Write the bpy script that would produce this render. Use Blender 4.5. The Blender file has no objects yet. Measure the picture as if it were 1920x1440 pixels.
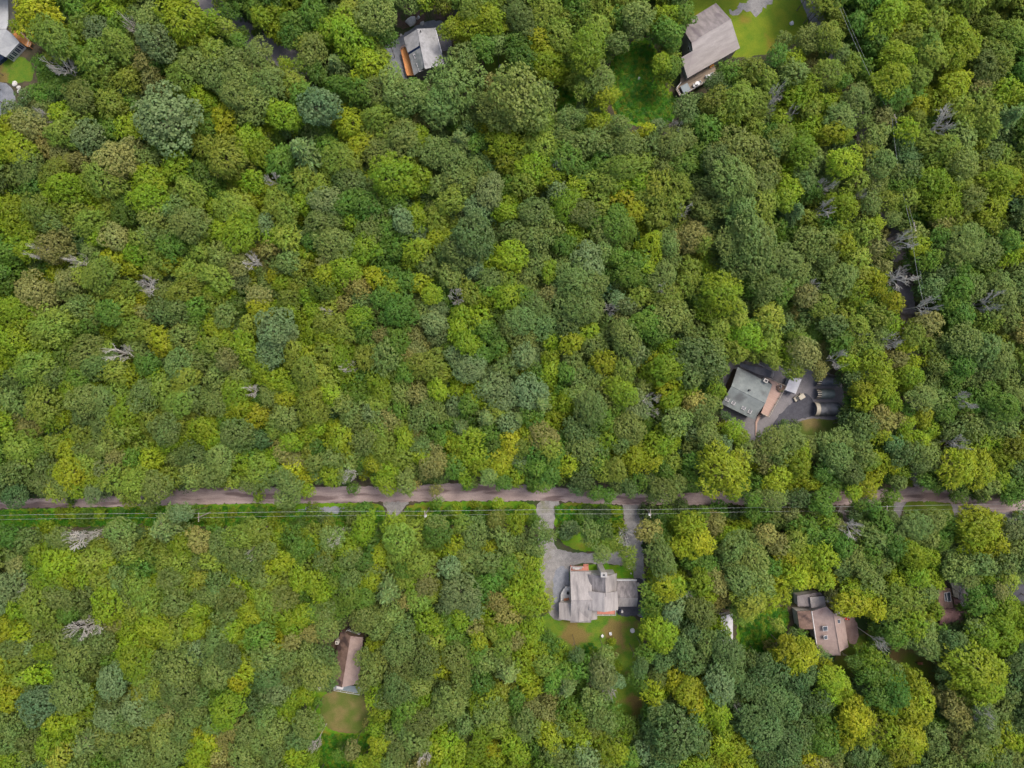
import bpy, math, random
import numpy as np
R = math.radians
C = bpy.context.scene.collection
sc = bpy.context.scene

# ------------------------------------------------------------------ camera, light, exposure
CAM_H = 180.0
K = 36.0 / 24.0 * CAM_H / 1920.0          # metres per photo pixel on the ground
cd = bpy.data.cameras.new('camera'); cam = bpy.data.objects.new('camera', cd); C.objects.link(cam)
cam.location = (0, 0, CAM_H); cam.rotation_euler = (0, 0, 0)
cd.lens = 24; cd.sensor_width = 36; cd.clip_end = 3000
sc.camera = cam
SUN_EL, SUN_AZ = 63.0, 48.0               # azimuth clockwise from +Y
w = bpy.data.worlds.new('World'); sc.world = w; w.use_nodes = True
nt = w.node_tree; bg = nt.nodes['Background']
sky = nt.nodes.new('ShaderNodeTexSky'); sky.sky_type = 'NISHITA'; sky.sun_disc = False
sky.sun_elevation = R(SUN_EL); sky.sun_rotation = R(SUN_AZ); sky.air_density = 1.0; sky.dust_density = 5.0; sky.ozone_density = 1.0
nt.links.new(sky.outputs[0], bg.inputs[0]); bg.inputs[1].default_value = 0.15
sd = bpy.data.lights.new('sun', 'SUN'); sd.energy = 0.9; sd.angle = R(14); sd.color = (1, .95, .86)
so = bpy.data.objects.new('sun', sd); C.objects.link(so); so.location = (0, 0, 150)
so.rotation_euler = (R(90 - SUN_EL), 0, R(180 - SUN_AZ))
sc.view_settings.view_transform = 'Standard'; sc.view_settings.look = 'None'
sc.view_settings.exposure = 1.17; sc.view_settings.gamma = 1.0
sc.cycles.max_bounces = 5; sc.cycles.diffuse_bounces = 3; sc.cycles.transmission_bounces = 3
rnd = random.Random(7); nr = np.random.default_rng(11)

# ------------------------------------------------------------------ helpers
def P(px, py, z=0.0):
    s = K * (CAM_H - z) / CAM_H
    return ((px - 960) * s, -(py - 720) * s, z)
def tag(o, label=None, cat=None, group=None, kind=None):
    if label: o['label'] = label
    if cat: o['category'] = cat
    if group: o['group'] = group
    if kind: o['kind'] = kind
    return o
def thing(name, label, cat, loc, group=None):
    o = bpy.data.objects.new(name, None); C.objects.link(o); o.location = loc
    o.empty_display_size = .5
    return tag(o, label, cat, group)
def ngon_area_sign(p):
    return sum(p[i][0]*p[(i+1) % len(p)][1]-p[(i+1) % len(p)][0]*p[i][1] for i in range(len(p)))
class MB:
    def __init__(s): s.v = []; s.f = []
    def add(s, v, f):
        n = len(s.v); s.v += [tuple(a) for a in v]; s.f += [tuple(i+n for i in q) for q in f]; return s
    def box(s, c, d, rz=0, bev=0):
        x, y, z = d[0]/2, d[1]/2, d[2]/2; ca, sa = math.cos(rz), math.sin(rz)
        if bev:
            pts = [(-x+bev,-y),(x-bev,-y),(x,-y+bev),(x,y-bev),(x-bev,y),(-x+bev,y),(-x,y-bev),(-x,-y+bev)]
        else: pts = [(-x,-y),(x,-y),(x,y),(-x,y)]
        n = len(pts)
        v = [(c[0]+a*ca-b*sa, c[1]+a*sa+b*ca, c[2]-z) for a, b in pts]
        if bev:
            v += [(c[0]+a*ca-b*sa, c[1]+a*sa+b*ca, c[2]+z-bev) for a, b in pts]
            v += [(c[0]+a*ca-b*sa, c[1]+a*sa+b*ca, c[2]+z) for a, b in [(p[0]*(1-bev/x), p[1]*(1-bev/y)) for p in pts]]
            f = [tuple(range(n))[::-1], tuple(range(2*n, 3*n))]
            for k in (0, n): f += [(k+i, k+(i+1) % n, k+n+(i+1) % n, k+n+i) for i in range(n)]
        else:
            v += [(c[0]+a*ca-b*sa, c[1]+a*sa+b*ca, c[2]+z) for a, b in pts]
            f = [tuple(range(n))[::-1], tuple(range(n, 2*n))] + [(i, (i+1) % n, n+(i+1) % n, n+i) for i in range(n)]
        return s.add(v, f)
    def prism(s, poly, z0, z1):
        if ngon_area_sign(poly) < 0: poly = poly[::-1]
        n = len(poly)
        zt = z1 if isinstance(z1, (list, tuple)) else [z1]*n
        v = [(p[0], p[1], z0) for p in poly] + [(p[0], p[1], zt[i]) for i, p in enumerate(poly)]
        return s.add(v, [tuple(range(n))[::-1], tuple(range(n, 2*n))] + [(i, (i+1) % n, n+(i+1) % n, n+i) for i in range(n)])
    def slab(s, pts, th):                    # thick sloping polygon, top at pts
        n = len(pts)
        if ngon_area_sign(pts) < 0: pts = pts[::-1]
        v = list(pts) + [(p[0], p[1], p[2]-th) for p in pts]
        return s.add(v, [tuple(range(n)), tuple(range(n, 2*n))[::-1]] + [(i, n+i, n+(i+1) % n, (i+1) % n) for i in range(n)])
    def tube(s, p0, p1, r0, r1=None, n=6):
        r1 = r0 if r1 is None else r1
        p0, p1 = np.array(p0, float), np.array(p1, float); d = p1-p0; L = np.linalg.norm(d)
        if L < 1e-6: return s
        d /= L; a = np.cross(d, (0, 0, 1.) if abs(d[2]) < .9 else (1., 0, 0)); a /= np.linalg.norm(a); b = np.cross(d, a)
        v = [p0+(a*math.cos(t)+b*math.sin(t))*r0 for t in [2*math.pi*i/n for i in range(n)]]
        v += [p1+(a*math.cos(t)+b*math.sin(t))*r1 for t in [2*math.pi*i/n for i in range(n)]]
        return s.add(v, [tuple(range(n)), tuple(range(n, 2*n))[::-1]] + [(i, n+i, n+(i+1) % n, (i+1) % n) for i in range(n)])
    def build(s, name, mat, parent=None, off=None):
        me = bpy.data.meshes.new(name)
        o3 = off if off is not None else (parent.location if parent else (0, 0, 0))
        me.from_pydata([(a[0]-o3[0], a[1]-o3[1], a[2]-o3[2]) for a in s.v], [], s.f)
        me.materials.append(mat); me.update()
        o = bpy.data.objects.new(name, me); C.objects.link(o)
        if parent: o.parent = parent
        elif off is not None: o.location = off
        return o
def lerp(a, b, t): return tuple(a[i]+(b[i]-a[i])*t for i in range(len(a)))

# ------------------------------------------------------------------ materials
def newmat(name):
    m = bpy.data.materials.new(name); m.use_nodes = True
    return m, m.node_tree, m.node_tree.nodes['Principled BSDF']
def nmat(name, c1, c2, scale=1.0, rough=.9, c3=None, s3=.15, t3=(.5, .62), fine=None, bump=0, stretch=None, spec=.2, metal=0):
    """c1/c2 mixed by noise; c3 = a second material colour in larger worn patches; fine = small speckle amount"""
    m, t, b = newmat(name); N = t.nodes; L = t.links
    b.inputs['Roughness'].default_value = rough; b.inputs['Specular IOR Level'].default_value = spec; b.inputs['Metallic'].default_value = metal
    tc = N.new('ShaderNodeTexCoord'); src = tc.outputs['Object']
    if stretch:
        mp = N.new('ShaderNodeMapping'); mp.inputs['Rotation'].default_value = (0, 0, stretch[0]); mp.inputs['Scale'].default_value = stretch[1]
        # rotate first, then scale
        mp0 = N.new('ShaderNodeMapping'); mp0.inputs['Rotation'].default_value = (0, 0, stretch[0]); mp.inputs['Rotation'].default_value = (0, 0, 0)
        L.new(src, mp0.inputs[0]); L.new(mp0.outputs[0], mp.inputs[0]); s2 = mp.outputs[0]
    else: s2 = src
    n1 = N.new('ShaderNodeTexNoise'); n1.inputs['Scale'].default_value = scale; n1.inputs['Detail'].default_value = 6; n1.inputs['Roughness'].default_value = .65
    L.new(s2, n1.inputs['Vector'])
    r1 = N.new('ShaderNodeValToRGB'); r1.color_ramp.elements[0].position = .35; r1.color_ramp.elements[1].position = .65
    r1.color_ramp.elements[0].color = (*c1, 1); r1.color_ramp.elements[1].color = (*c2, 1)
    L.new(n1.outputs['Fac'], r1.inputs[0]); col = r1.outputs[0]
    if c3:
        n3 = N.new('ShaderNodeTexNoise'); n3.inputs['Scale'].default_value = s3; n3.inputs['Detail'].default_value = 5; L.new(s2 if stretch else src, n3.inputs['Vector'])
        r3 = N.new('ShaderNodeValToRGB'); r3.color_ramp.elements[0].position, r3.color_ramp.elements[1].position = t3
        L.new(n3.outputs['Fac'], r3.inputs[0])
        mx = N.new('ShaderNodeMix'); mx.data_type = 'RGBA'; L.new(r3.outputs[0], mx.inputs[0]); L.new(col, mx.inputs[6]); mx.inputs[7].default_value = (*c3, 1); col = mx.outputs[2]
    if fine:
        n4 = N.new('ShaderNodeTexNoise'); n4.inputs['Scale'].default_value = 6; n4.inputs['Detail'].default_value = 4; L.new(src, n4.inputs['Vector'])
        mr = N.new('ShaderNodeMapRange'); mr.inputs[1].default_value = .3; mr.inputs[2].default_value = .7; mr.inputs[3].default_value = 1-fine; mr.inputs[4].default_value = 1+fine
        L.new(n4.outputs['Fac'], mr.inputs[0])
        vm = N.new('ShaderNodeVectorMath'); vm.operation = 'SCALE'; L.new(col, vm.inputs[0]); L.new(mr.outputs[0], vm.inputs['Scale']); col = vm.outputs[0]
    L.new(col, b.inputs['Base Color'])
    if bump:
        bp = N.new('ShaderNodeBump'); bp.inputs['Strength'].default_value = bump; bp.inputs['Distance'].default_value = .1
        L.new(n1.outputs['Fac'], bp.inputs['Height']); L.new(bp.outputs[0], b.inputs['Normal'])
    return m
def leafmat(name, mode):
    m, t, b = newmat(name); N = t.nodes; L = t.links
    if mode == 'object':
        oi = N.new('ShaderNodeObjectInfo'); col = oi.outputs['Color']
    else:
        at0 = N.new('ShaderNodeAttribute'); at0.attribute_name = 'tint'; col = at0.outputs['Color']
    at = N.new('ShaderNodeAttribute'); at.attribute_name = 'v'
    mr = N.new('ShaderNodeMapRange'); mr.inputs[1].default_value = 0; mr.inputs[2].default_value = 1; mr.inputs[3].default_value = .78; mr.inputs[4].default_value = 1.3
    L.new(at.outputs['Fac'], mr.inputs[0])
    vm = N.new('ShaderNodeVectorMath'); vm.operation = 'SCALE'; L.new(col, vm.inputs[0]); L.new(mr.outputs[0], vm.inputs['Scale'])
    hs = N.new('ShaderNodeHueSaturation'); L.new(vm.outputs[0], hs.inputs['Color'])
    at2 = N.new('ShaderNodeAttribute'); at2.attribute_name = 'h'
    mh = N.new('ShaderNodeMapRange'); mh.inputs[3].default_value = .488; mh.inputs[4].default_value = .532
    L.new(at2.outputs['Fac'], mh.inputs[0]); L.new(mh.outputs[0], hs.inputs['Hue'])
    d = N.new('ShaderNodeBsdfDiffuse'); tr = N.new('ShaderNodeBsdfTranslucent'); mx = N.new('ShaderNodeMixShader'); mx.inputs[0].default_value = .35
    gl = N.new('ShaderNodeBsdfGlossy'); gl.inputs['Roughness'].default_value = .55; gl.inputs['Color'].default_value = (1, 1, 1, 1)
    mg = N.new('ShaderNodeMixShader'); mg.inputs[0].default_value = .012
    L.new(hs.outputs[0], d.inputs[0]); L.new(hs.outputs[0], tr.inputs[0]); L.new(d.outputs[0], mx.inputs[1]); L.new(tr.outputs[0], mx.inputs[2])
    L.new(mx.outputs[0], mg.inputs[1]); L.new(gl.outputs[0], mg.inputs[2])
    L.new(mg.outputs[0], N['Material Output'].inputs[0]); N.remove(b)
    return m
LEAF = leafmat('leaves', 'object'); LEAFS = leafmat('leaves_mixed', 'attr')
M = dict(
 bark=nmat('bark', (.09,.07,.05), (.17,.14,.11), 3, bump=.5),
 dead=nmat('dead_wood', (.36,.335,.29), (.48,.45,.40), 3),
 floor=nmat('forest_floor', (.030,.032,.016), (.075,.058,.038), .5, c3=(.030,.055,.012), s3=.12, fine=.4),
 road=nmat('road_dirt', (.195,.150,.143), (.29,.232,.218), .5, c3=(.12,.088,.084), s3=.3, t3=(.52,.60), fine=.22, stretch=(0, (.25, 1.4, 1))),
 asph=nmat('old_asphalt', (.115,.108,.113), (.165,.156,.163), .4, c3=(.16,.15,.155), s3=.12, fine=.2),
 asphd=nmat('fresh_asphalt', (.045,.046,.056), (.068,.068,.08), .7, fine=.2),
 gravel=nmat('gravel', (.15,.145,.14), (.22,.212,.205), .8, c3=(.13,.13,.075), s3=.16, t3=(.55,.66), fine=.35),
 grav2=nmat('grey_gravel', (.13,.14,.16), (.19,.20,.225), .8, fine=.2),
 track=nmat('track_gravel', (.18,.158,.158), (.25,.222,.222), .5, c3=(.07,.06,.045), s3=.2, fine=.25),
 lawn=nmat('lawn', (.045,.115,.008), (.10,.140,.012), .5, c3=(.13,.10,.030), s3=.16, t3=(.50,.60), fine=.4),
 lawnb=nmat('bright_lawn', (.075,.13,.006), (.13,.16,.009), .3, c3=(.17,.11,.02), s3=.08, t3=(.55,.66), fine=.35),
 lawnd=nmat('rough_lawn', (.05,.10,.008), (.095,.115,.012), .4, c3=(.10,.075,.025), s3=.12, fine=.3),
 verge=nmat('verge_grass', (.05,.16,.005), (.11,.17,.008), .5, c3=(.13,.115,.014), s3=.2, t3=(.55,.7), fine=.3),
 dry=nmat('dry_lawn', (.12,.10,.035), (.16,.125,.05), .5, c3=(.065,.095,.014), s3=.12, t3=(.40,.55), fine=.25),
 mulch=nmat('leaf_litter', (.07,.045,.035), (.12,.08,.06), .8, c3=(.045,.06,.018), s3=.3, fine=.4),
 tanp=nmat('tan_paving', (.20,.13,.115), (.27,.19,.165), .8, fine=.15),
 stone=nmat('stone', (.35,.34,.33), (.5,.49,.47), 2, bump=.5),
 rgrey=nmat('grey_shingles', (.205,.19,.182), (.27,.25,.238), 1.2, c3=(.14,.13,.128), s3=.5, t3=(.5,.72), fine=.1, stretch=(0, (1.6, .25, 1))),
 rstain=nmat('stained_shingles', (.085,.078,.08), (.21,.192,.188), .8, fine=.15, stretch=(0, (1.6, .3, 1))),
 rgreen=nmat('green_grey_shingles', (.12,.135,.132), (.16,.178,.172), .7, c3=(.085,.09,.09), s3=.25, fine=.12),
 rtaupe=nmat('taupe_shingles', (.205,.185,.172), (.27,.245,.23), .7, c3=(.17,.145,.145), s3=.35, t3=(.52,.72), fine=.1, stretch=(R(-28), (.35, 1.6, 1))),
 rtaupe2=nmat('weathered_taupe_shingles', (.13,.115,.112), (.20,.178,.172), .6, c3=(.10,.085,.09), s3=.4, t3=(.5,.7), fine=.12, stretch=(R(-28), (1.6, .35, 1))),
 rslate=nmat('pale_slate_shingles', (.21,.213,.22), (.29,.292,.30), .8, c3=(.13,.13,.14), s3=.5, t3=(.58,.72), fine=.12),
 rslate2=nmat('weathered_slate_shingles', (.16,.17,.175), (.23,.24,.245), .8, c3=(.11,.125,.125), s3=.3, fine=.12),
 rpink=nmat('pink_brown_shingles', (.215,.16,.142), (.27,.205,.182), 1, c3=(.18,.12,.11), s3=.4, t3=(.55,.75), fine=.1),
 rbrown=nmat('brown_shingles', (.10,.065,.05), (.16,.105,.085), .8, c3=(.05,.033,.03), s3=.35, fine=.15),
 rrust=nmat('red_brown_shingles', (.15,.085,.08), (.21,.125,.12), 1, fine=.12),
 rwhite=nmat('white_metal_roof', (.36,.36,.38), (.44,.44,.46), 1.0, rough=.5),
 rcool=nmat('cool_grey_roof', (.27,.28,.30), (.33,.345,.36), .8, fine=.08),
 cream=nmat('cream_siding', (.40,.37,.33), (.48,.45,.41), 1),
 siding=nmat('grey_siding', (.22,.21,.20), (.30,.29,.28), 1),
 bside=nmat('brown_siding', (.11,.075,.055), (.16,.11,.08), 1),
 white=nmat('white_paint', (.45,.45,.45), (.55,.55,.55), 1, rough=.5),
 beige=nmat('beige_metal', (.30,.27,.21), (.38,.34,.27), 1.5, rough=.5),
 trim=nmat('pale_trim', (.42,.40,.39), (.5,.48,.47), 1),
 dark=nmat('dark_frame', (.012,.012,.016), (.03,.03,.035), 2, rough=.5),
 navy=nmat('dark_blue_glazing', (.012,.022,.06), (.025,.04,.09), 1, rough=.2, spec=.5),
 glass=nmat('window_glass', (.012,.017,.022), (.05,.06,.07), .6, rough=.12, spec=.6),
 deckp=nmat('pink_deck', (.28,.19,.155), (.34,.24,.20), 1.2, fine=.08, stretch=(R(30), (.3, 5, 1))),
 deckr=nmat('red_wood_deck', (.36,.13,.09), (.46,.20,.15), 1.5, fine=.1, stretch=(0, (5, .3, 1))),
 decko=nmat('orange_deck', (.42,.18,.06), (.50,.24,.10), 1.5, fine=.1, stretch=(R(20), (5, .3, 1))),
 deckw=nmat('weathered_deck', (.15,.115,.085), (.22,.175,.13), 1.2, c3=(.11,.085,.065), s3=.3, fine=.12, stretch=(R(-28), (.3, 4, 1))),
 deckg=nmat('pale_deck', (.34,.345,.34), (.42,.42,.41), 1.2, fine=.1),
 cover=nmat('hot_tub_cover', (.12,.15,.165), (.155,.185,.20), 1, rough=.5),
 tarp=nmat('green_grey_tarp', (.10,.12,.11), (.16,.18,.165), .7, rough=.45),
 tarpd=nmat('dark_grey_tarp', (.05,.053,.06), (.17,.175,.185), .25, rough=.45),
 red=nmat('red_plastic', (.45,.012,.012), (.55,.03,.02), 1, rough=.35),
 orange=nmat('orange_wood', (.50,.20,.03), (.58,.27,.06), 1, rough=.5),
 rustw=nmat('rust_wood', (.28,.12,.06), (.36,.17,.09), 1),
 wire=nmat('wire_metal', (.28,.29,.29), (.34,.35,.35), 1, rough=.4),
 pole=nmat('pole_wood', (.20,.17,.14), (.30,.26,.22), 2),
 rubber=nmat('rubber', (.015,.015,.015), (.03,.03,.03), 2),
 rdark=nmat('dark_shingles', (.045,.047,.055), (.075,.075,.085), 1, fine=.12),  # plain dark grey, on low roofs and one deck
)
# ------------------------------------------------------------------ ground and sheets
OPEN = []                                   # photo-space outlines where the ground is open
def ragged(pts, amp, step):
    p = [np.array(q[:2]) for q in pts]
    for _ in range(2):
        q = []
        for i in range(len(p)):
            a, b = p[i], p[(i+1) % len(p)]; q += [a*.75+b*.25, a*.25+b*.75]
        p = q
    out = []
    for i in range(len(p)):
        a, b = p[i], p[(i+1) % len(p)]; n = max(1, int(np.linalg.norm(b-a)/step))
        for k in range(n): out.append(a+(b-a)*k/n+nr.normal(0, amp, 2))
    return out
def sheet(name, px, z, mat, amp=.16, step=.5, hard=False, mark=True, label=None):
    if mark: OPEN.append(px)
    w_ = [P(a, b)[:2] for a, b in px]
    q = [np.array(a) for a in w_] if hard else ragged(w_, amp, step)
    from mathutils.geometry import tessellate_polygon
    from mathutils import Vector
    f = tessellate_polygon([[Vector((a[0], a[1], 0)) for a in q]])
    mb = MB(); mb.add([(a[0], a[1], z) for a in q], [t for t in f])
    o = mb.build(name, mat); o['kind'] = 'structure'
    for p_ in o.data.polygons: pass
    o.data.flip_normals() if o.data.polygons[0].normal.z < 0 else None
    return o
def ribbon(cl, hw):
    c = [np.array(a, float) for a in cl]; hw = hw if isinstance(hw, list) else [hw]*len(c); L, R_ = [], []
    for i, a in enumerate(c):
        d = c[min(i+1, len(c)-1)]-c[max(i-1, 0)]; d /= np.linalg.norm(d); n = np.array((-d[1], d[0]))
        L.append(tuple(a+n*hw[i])); R_.append(tuple(a-n*hw[i]))
    return L+R_[::-1]
g = MB(); g.add([(-900, -900, 0), (900, -900, 0), (900, 900, 0), (-900, 900, 0)], [(0, 1, 2, 3)]); g.build('ground', M['floor'])['kind'] = 'structure'
S = sheet
S('road', ribbon([(-200,948),(-60,946),(50,943),(200,942),(350,930),(480,929),(640,928),(768,925),(900,922),(1050,926),(1150,936),(1250,936),(1350,934),(1450,936),(1600,935),(1700,926),(1760,926),(1830,944),(1900,950),(2120,955)],
   [9,9,9,9,16,15,15,15,17,13,11,10,12,11,12,14,13,12,13,13]), .028, M['road'], .12)
S('side_road', ribbon([(1490,-60),(1512,-10),(1530,30),(1560,90),(1590,160),(1610,220),(1640,330),(1668,420),(1690,490),(1700,550),(1708,640),(1715,760),(1718,860),(1719,912)], 14), .024, M['track'], .12)
S('side_road', ribbon([(1488,-70),(1512,-10),(1532,34),(1552,82)], 15), .030, M['gravel'], .12)
S('upper_road', ribbon([(330,-60),(388,0),(440,48),(490,85),(540,112),(590,130)], 20), .024, M['asph'], .06)
V = [(-60,955),(200,951),(350,946),(480,944),(640,942),(712,942),(722,955),(722,985),(640,988),(400,985),(200,985),(-60,990)]
S('grass_verge', V, .010, M['verge'])
S('grass_verge', [(757,955),(775,942),(900,938),(1000,941),(1008,962),(1008,990),(960,980),(860,985),(760,980)], .010, M['verge'])
S('driveway_stub', [(712,938),(772,938),(754,955),(750,974),(729,974),(727,955)], .022, M['gravel'], .1)
S('grass_island', [(1044,944),(1090,940),(1130,944),(1168,952),(1170,1034),(1120,1036),(1070,1030),(1045,1010),(1038,980)], .010, M['verge'])
S('gravel_drive', [(1004,936),(1052,936),(1044,960),(1038,985),(1036,1020),(1050,1032),(1090,1037),(1165,1036),(1172,1010),(1170,960),(1166,936),(1210,938),(1206,980),(1206,1060),(1215,1150),(1212,1158),(1190,1158),(1188,1062),(1120,1056),(1070,1056),(1068,1100),(1064,1160),(1035,1165),(1020,1120),(1010,1060),(1008,990)], .018, M['gravel'], .12)
S('front_lawn', [(1066,1058),(1186,1058),(1188,1090),(1160,1100),(1066,1100)], .022, M['verge'])
S('drive_apron', [(1188,1080),(1214,1090),(1213,1152),(1155,1158),(1155,1130),(1188,1130)], .026, M['asphd'], .08)
S('drive_apron', [(1042,1062),(1068,1062),(1070,1150),(1040,1150),(1036,1100)], .024, M['grav2'], .1)
S('back_lawn', [(1008,1150),(1026,1185),(1050,1212),(1092,1238),(1120,1270),(1142,1310),(1160,1348),(1195,1350),(1215,1320),(1206,1250),(1205,1148),(1100,1146)], .010, M['lawn'])
S('driveway_stub', [(1570,945),(1602,945),(1594,985),(1576,985)], .020, M['track'], .1)
S('asphalt_drive', [(1362,672),(1400,676),(1440,680),(1500,690),(1570,700),(1585,735),(1580,790),(1528,784),(1503,788),(1460,812),(1445,835),(1410,835),(1385,810),(1352,790),(1350,740)], .018, M['asph'], .08)
S('asphalt_patch', [(1503,736),(1526,747),(1527,776),(1524,780),(1470,794),(1452,815),(1440,835),(1418,835),(1432,815),(1452,792),(1461,776),(1482,759)], .024, M['asphd'], .12)
S('side_lawn', [(1494,790),(1526,780),(1574,788),(1580,815),(1552,826),(1515,822),(1496,806)], .012, M['dry'])
S('bright_lawn', [(1290,-60),(1500,-60),(1518,40),(1500,78),(1440,104),(1385,108),(1300,100),(1285,30)], .010, M['lawnb'])
S('gravel_patch', [(1364,22),(1392,8),(1420,-10),(1472,-14),(1440,10),(1424,30),(1398,22),(1376,30)], .016, M['gravel'], .3)
S('wild_meadow', [(1140,120),(1190,66),(1232,80),(1240,150),(1262,178),(1272,190),(1262,235),(1205,240),(1160,225),(1140,190)], .010, M['verge'])
S('wild_meadow', [(1040,160),(1075,160),(1086,190),(1066,222),(1044,215)], .010, M['verge'])
S('yard_gravel', [(716,85),(745,74),(775,50),(812,36),(838,42),(850,90),(830,140),(760,150),(730,140)], .014, M['grav2'], .1)
S('leaf_litter', [(740,14),(790,4),(840,8),(850,28),(840,38),(815,36),(775,48),(752,58),(735,40)], .010, M['mulch'])
S('yard_hollow', [(905,96),(945,90),(960,120),(945,140),(912,142)], .010, M['lawnd'])
S('corner_lawn', [(-60,116),(20,112),(42,104),(60,118),(66,145),(50,155),(-60,156)], .010, M['lawn'])
S('pavement', [(-60,158),(14,150),(30,180),(26,215),(-60,220)], .012, M['grav2'], .1)
S('leaf_litter', [(215,262),(280,262),(285,300),(250,330),(205,310)], .010, M['mulch'], mark=False)
S('leaf_litter', [(-20,765),(45,770),(105,800),(95,835),(-20,830)], .010, M['mulch'], mark=False)
S('yard_lawn', [(600,1302),(640,1292),(680,1300),(700,1335),(712,1364),(680,1376),(615,1372),(600,1340)], .014, M['dry'])
S('weedy_yard', [(575,1300),(610,1290),(715,1370),(706,1405),(692,1470),(585,1470),(572,1400)], .010, M['verge'])
S('leaf_litter', [(600,1185),(640,1180),(640,1240),(606,1250)], .010, M['mulch'])
S('tan_paving', [(1580,1155),(1600,1152),(1612,1185),(1606,1208),(1590,1208)], .016, M['tanp'], .1)
S('side_lawn', [(1560,1240),(1586,1200),(1610,1195),(1640,1170),(1632,1220),(1604,1280),(1560,1275)], .010, M['lawnd'])
S('wild_meadow', [(1376,1168),(1430,1148),(1472,1132),(1482,1160),(1470,1196),(1442,1212),(1430,1238),(1386,1235)], .010, M['verge'])
S('rear_lawn', [(1665,1210),(1720,1208),(1770,1225),(1775,1290),(1745,1290),(1700,1262),(1668,1240)], .010, M['lawnd'])
S('side_drive', [(1796,1085),(1818,1085),(1818,1140),(1796,1142)], .014, M['asph'], .06)
S('side_drive', [(1868,1090),(1990,1080),(1990,1135),(1915,1128),(1872,1120)], .014, M['asphd'], .1)
S('grass_verge', [(1694,942),(1720,936),(1765,937),(1790,948),(1795,975),(1695,975)], .012, M['lawnd'])
S('driveway_stub', [(1690,920),(1705,935),(1692,950),(1686,985),(1672,985),(1676,940)], .020, M['asph'], .08)
S('driveway_stub', [(1772,930),(1815,940),(1812,985),(1788,990),(1790,955)], .020, M['asph'], .08)
S('driveway_stub', [(1862,940),(1908,945),(1908,985),(1870,985)], .020, M['asph'], .08)
S('stone_ditch', [(553,952),(600,950),(650,948),(655,960),(620,966),(556,964)], .016, M['grav2'], .3)
S('clearing', [(1600,466),(1640,455),(1650,520),(1600,520)], .010, M['mulch'], mark=False)

# ------------------------------------------------------------------ houses
FOOT = []
def box_top(mb, pts, h):                    # upright box under a flat outline
    mb.prism([(p[0], p[1]) for p in pts], pts[0][2]-h, pts[0][2])
def gable(root, A, B, Cc, D, ze, zr, mat, wall, t=.5, oh=.35, mat2=None, th=.16, nm='roof'):
    """A-B and D-Cc are the gable ends (photo px at eave height)"""
    a, b, c, d = [P(q[0], q[1], ze) for q in (A, B, Cc, D)]
    m1, m2 = lerp(a, b, t)[:2]+(zr,), lerp(d, c, t)[:2]+(zr,)
    r1 = MB().slab([a, m1, m2, d], th); r1.build(nm, mat, root)
    r2 = MB().slab([m1, b, c, m2], th); r2.build(nm, mat2 or mat, root)
    cap = MB(); cap.tube(m1, m2, .09, n=5); cap.build('ridge', mat, root)
    cen = lerp(lerp(a, c, .5), lerp(b, d, .5), .5)
    def ins(p):
        v = np.array(p[:2])-np.array(cen[:2]); L = np.linalg.norm(v); v = v*(1-oh*1.4/L); return (cen[0]+v[0], cen[1]+v[1])
    A_, B_, C_, D_ = ins(a), ins(b), ins(c), ins(d)
    M1, M2 = lerp(A_, B_, t), lerp(D_, C_, t); zw = ze-.06; zp = zr-.30
    w_ = MB()
    v = [A_+(0,), B_+(0,), C_+(0,), D_+(0,), A_+(zw,), B_+(zw,), C_+(zw,), D_+(zw,), M1+(zp,), M2+(zp,)]
    w_.add(v, [(0,3,2,1), (0,1,5,8,4), (2,3,7,9,6), (1,2,6,5), (3,0,4,7), (4,8,9,7), (8,5,6,9)])
    o = w_.build('wall', wall, root)
    FOOT.append([(p[0], p[1]) for p in (a, b, c, d)])
    return A_, B_, C_, D_
def windows(root, p, q, z, n, w=1.0, h=1.2, mat=None, side=1):
    """n framed windows along the wall line p-q; side = which side is outdoors"""
    p, q = np.array(p), np.array(q); d = q-p; L = np.linalg.norm(d); d /= L; nn = np.array((-d[1], d[0]))*side; ang = math.atan2(d[1], d[0])
    for i in range(n):
        c = p+d*L*(i+.5)/n+nn*.02
        f = MB().box((c[0], c[1], z), (w+.2, .10, h+.2), ang).build('window', M['white'], root)
        MB().box((c[0]+nn[0]*.035, c[1]+nn[1]*.035, z), (w, .06, h), ang).build('pane', M['glass'], f, off=root.location)
def skylight(root, px, py, z, w=.8, l=1.1, rz=0, slope=(0, 0)):
    c = P(px, py, z); f = MB().box((c[0], c[1], z+.02), (w+.16, l+.16, .22), rz)
    f = f.build('skylight', M['trim'], root)
    MB().box((c[0], c[1], z+.12), (w, l, .06), rz).build('pane', M['glass'], f, off=root.location)
def railing(root, pts, z0, h=.95, mat=None, closed=False):
    mb = MB(); pts = list(pts)
    for i in range(len(pts)-1):
        a, b = np.array(pts[i][:2]), np.array(pts[i+1][:2]); L = np.linalg.norm(b-a); n = max(1, int(L/1.6))
        mb.tube((*a, z0+h), (*b, z0+h), .05, n=4); mb.tube((*a, z0+.15), (*b, z0+.15), .03, n=4)
        for k in range(n+1):
            c = a+(b-a)*k/n; mb.box((c[0], c[1], z0+h/2), (.09, .09, h))
        for k in range(int(L/.3)):
            c = a+(b-a)*(k+.5)/int(L/.3); mb.tube((c[0], c[1], z0+.15), (c[0], c[1], z0+h), .015, n=3)
    return mb.build('railing', mat or M['white'], root)
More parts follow.
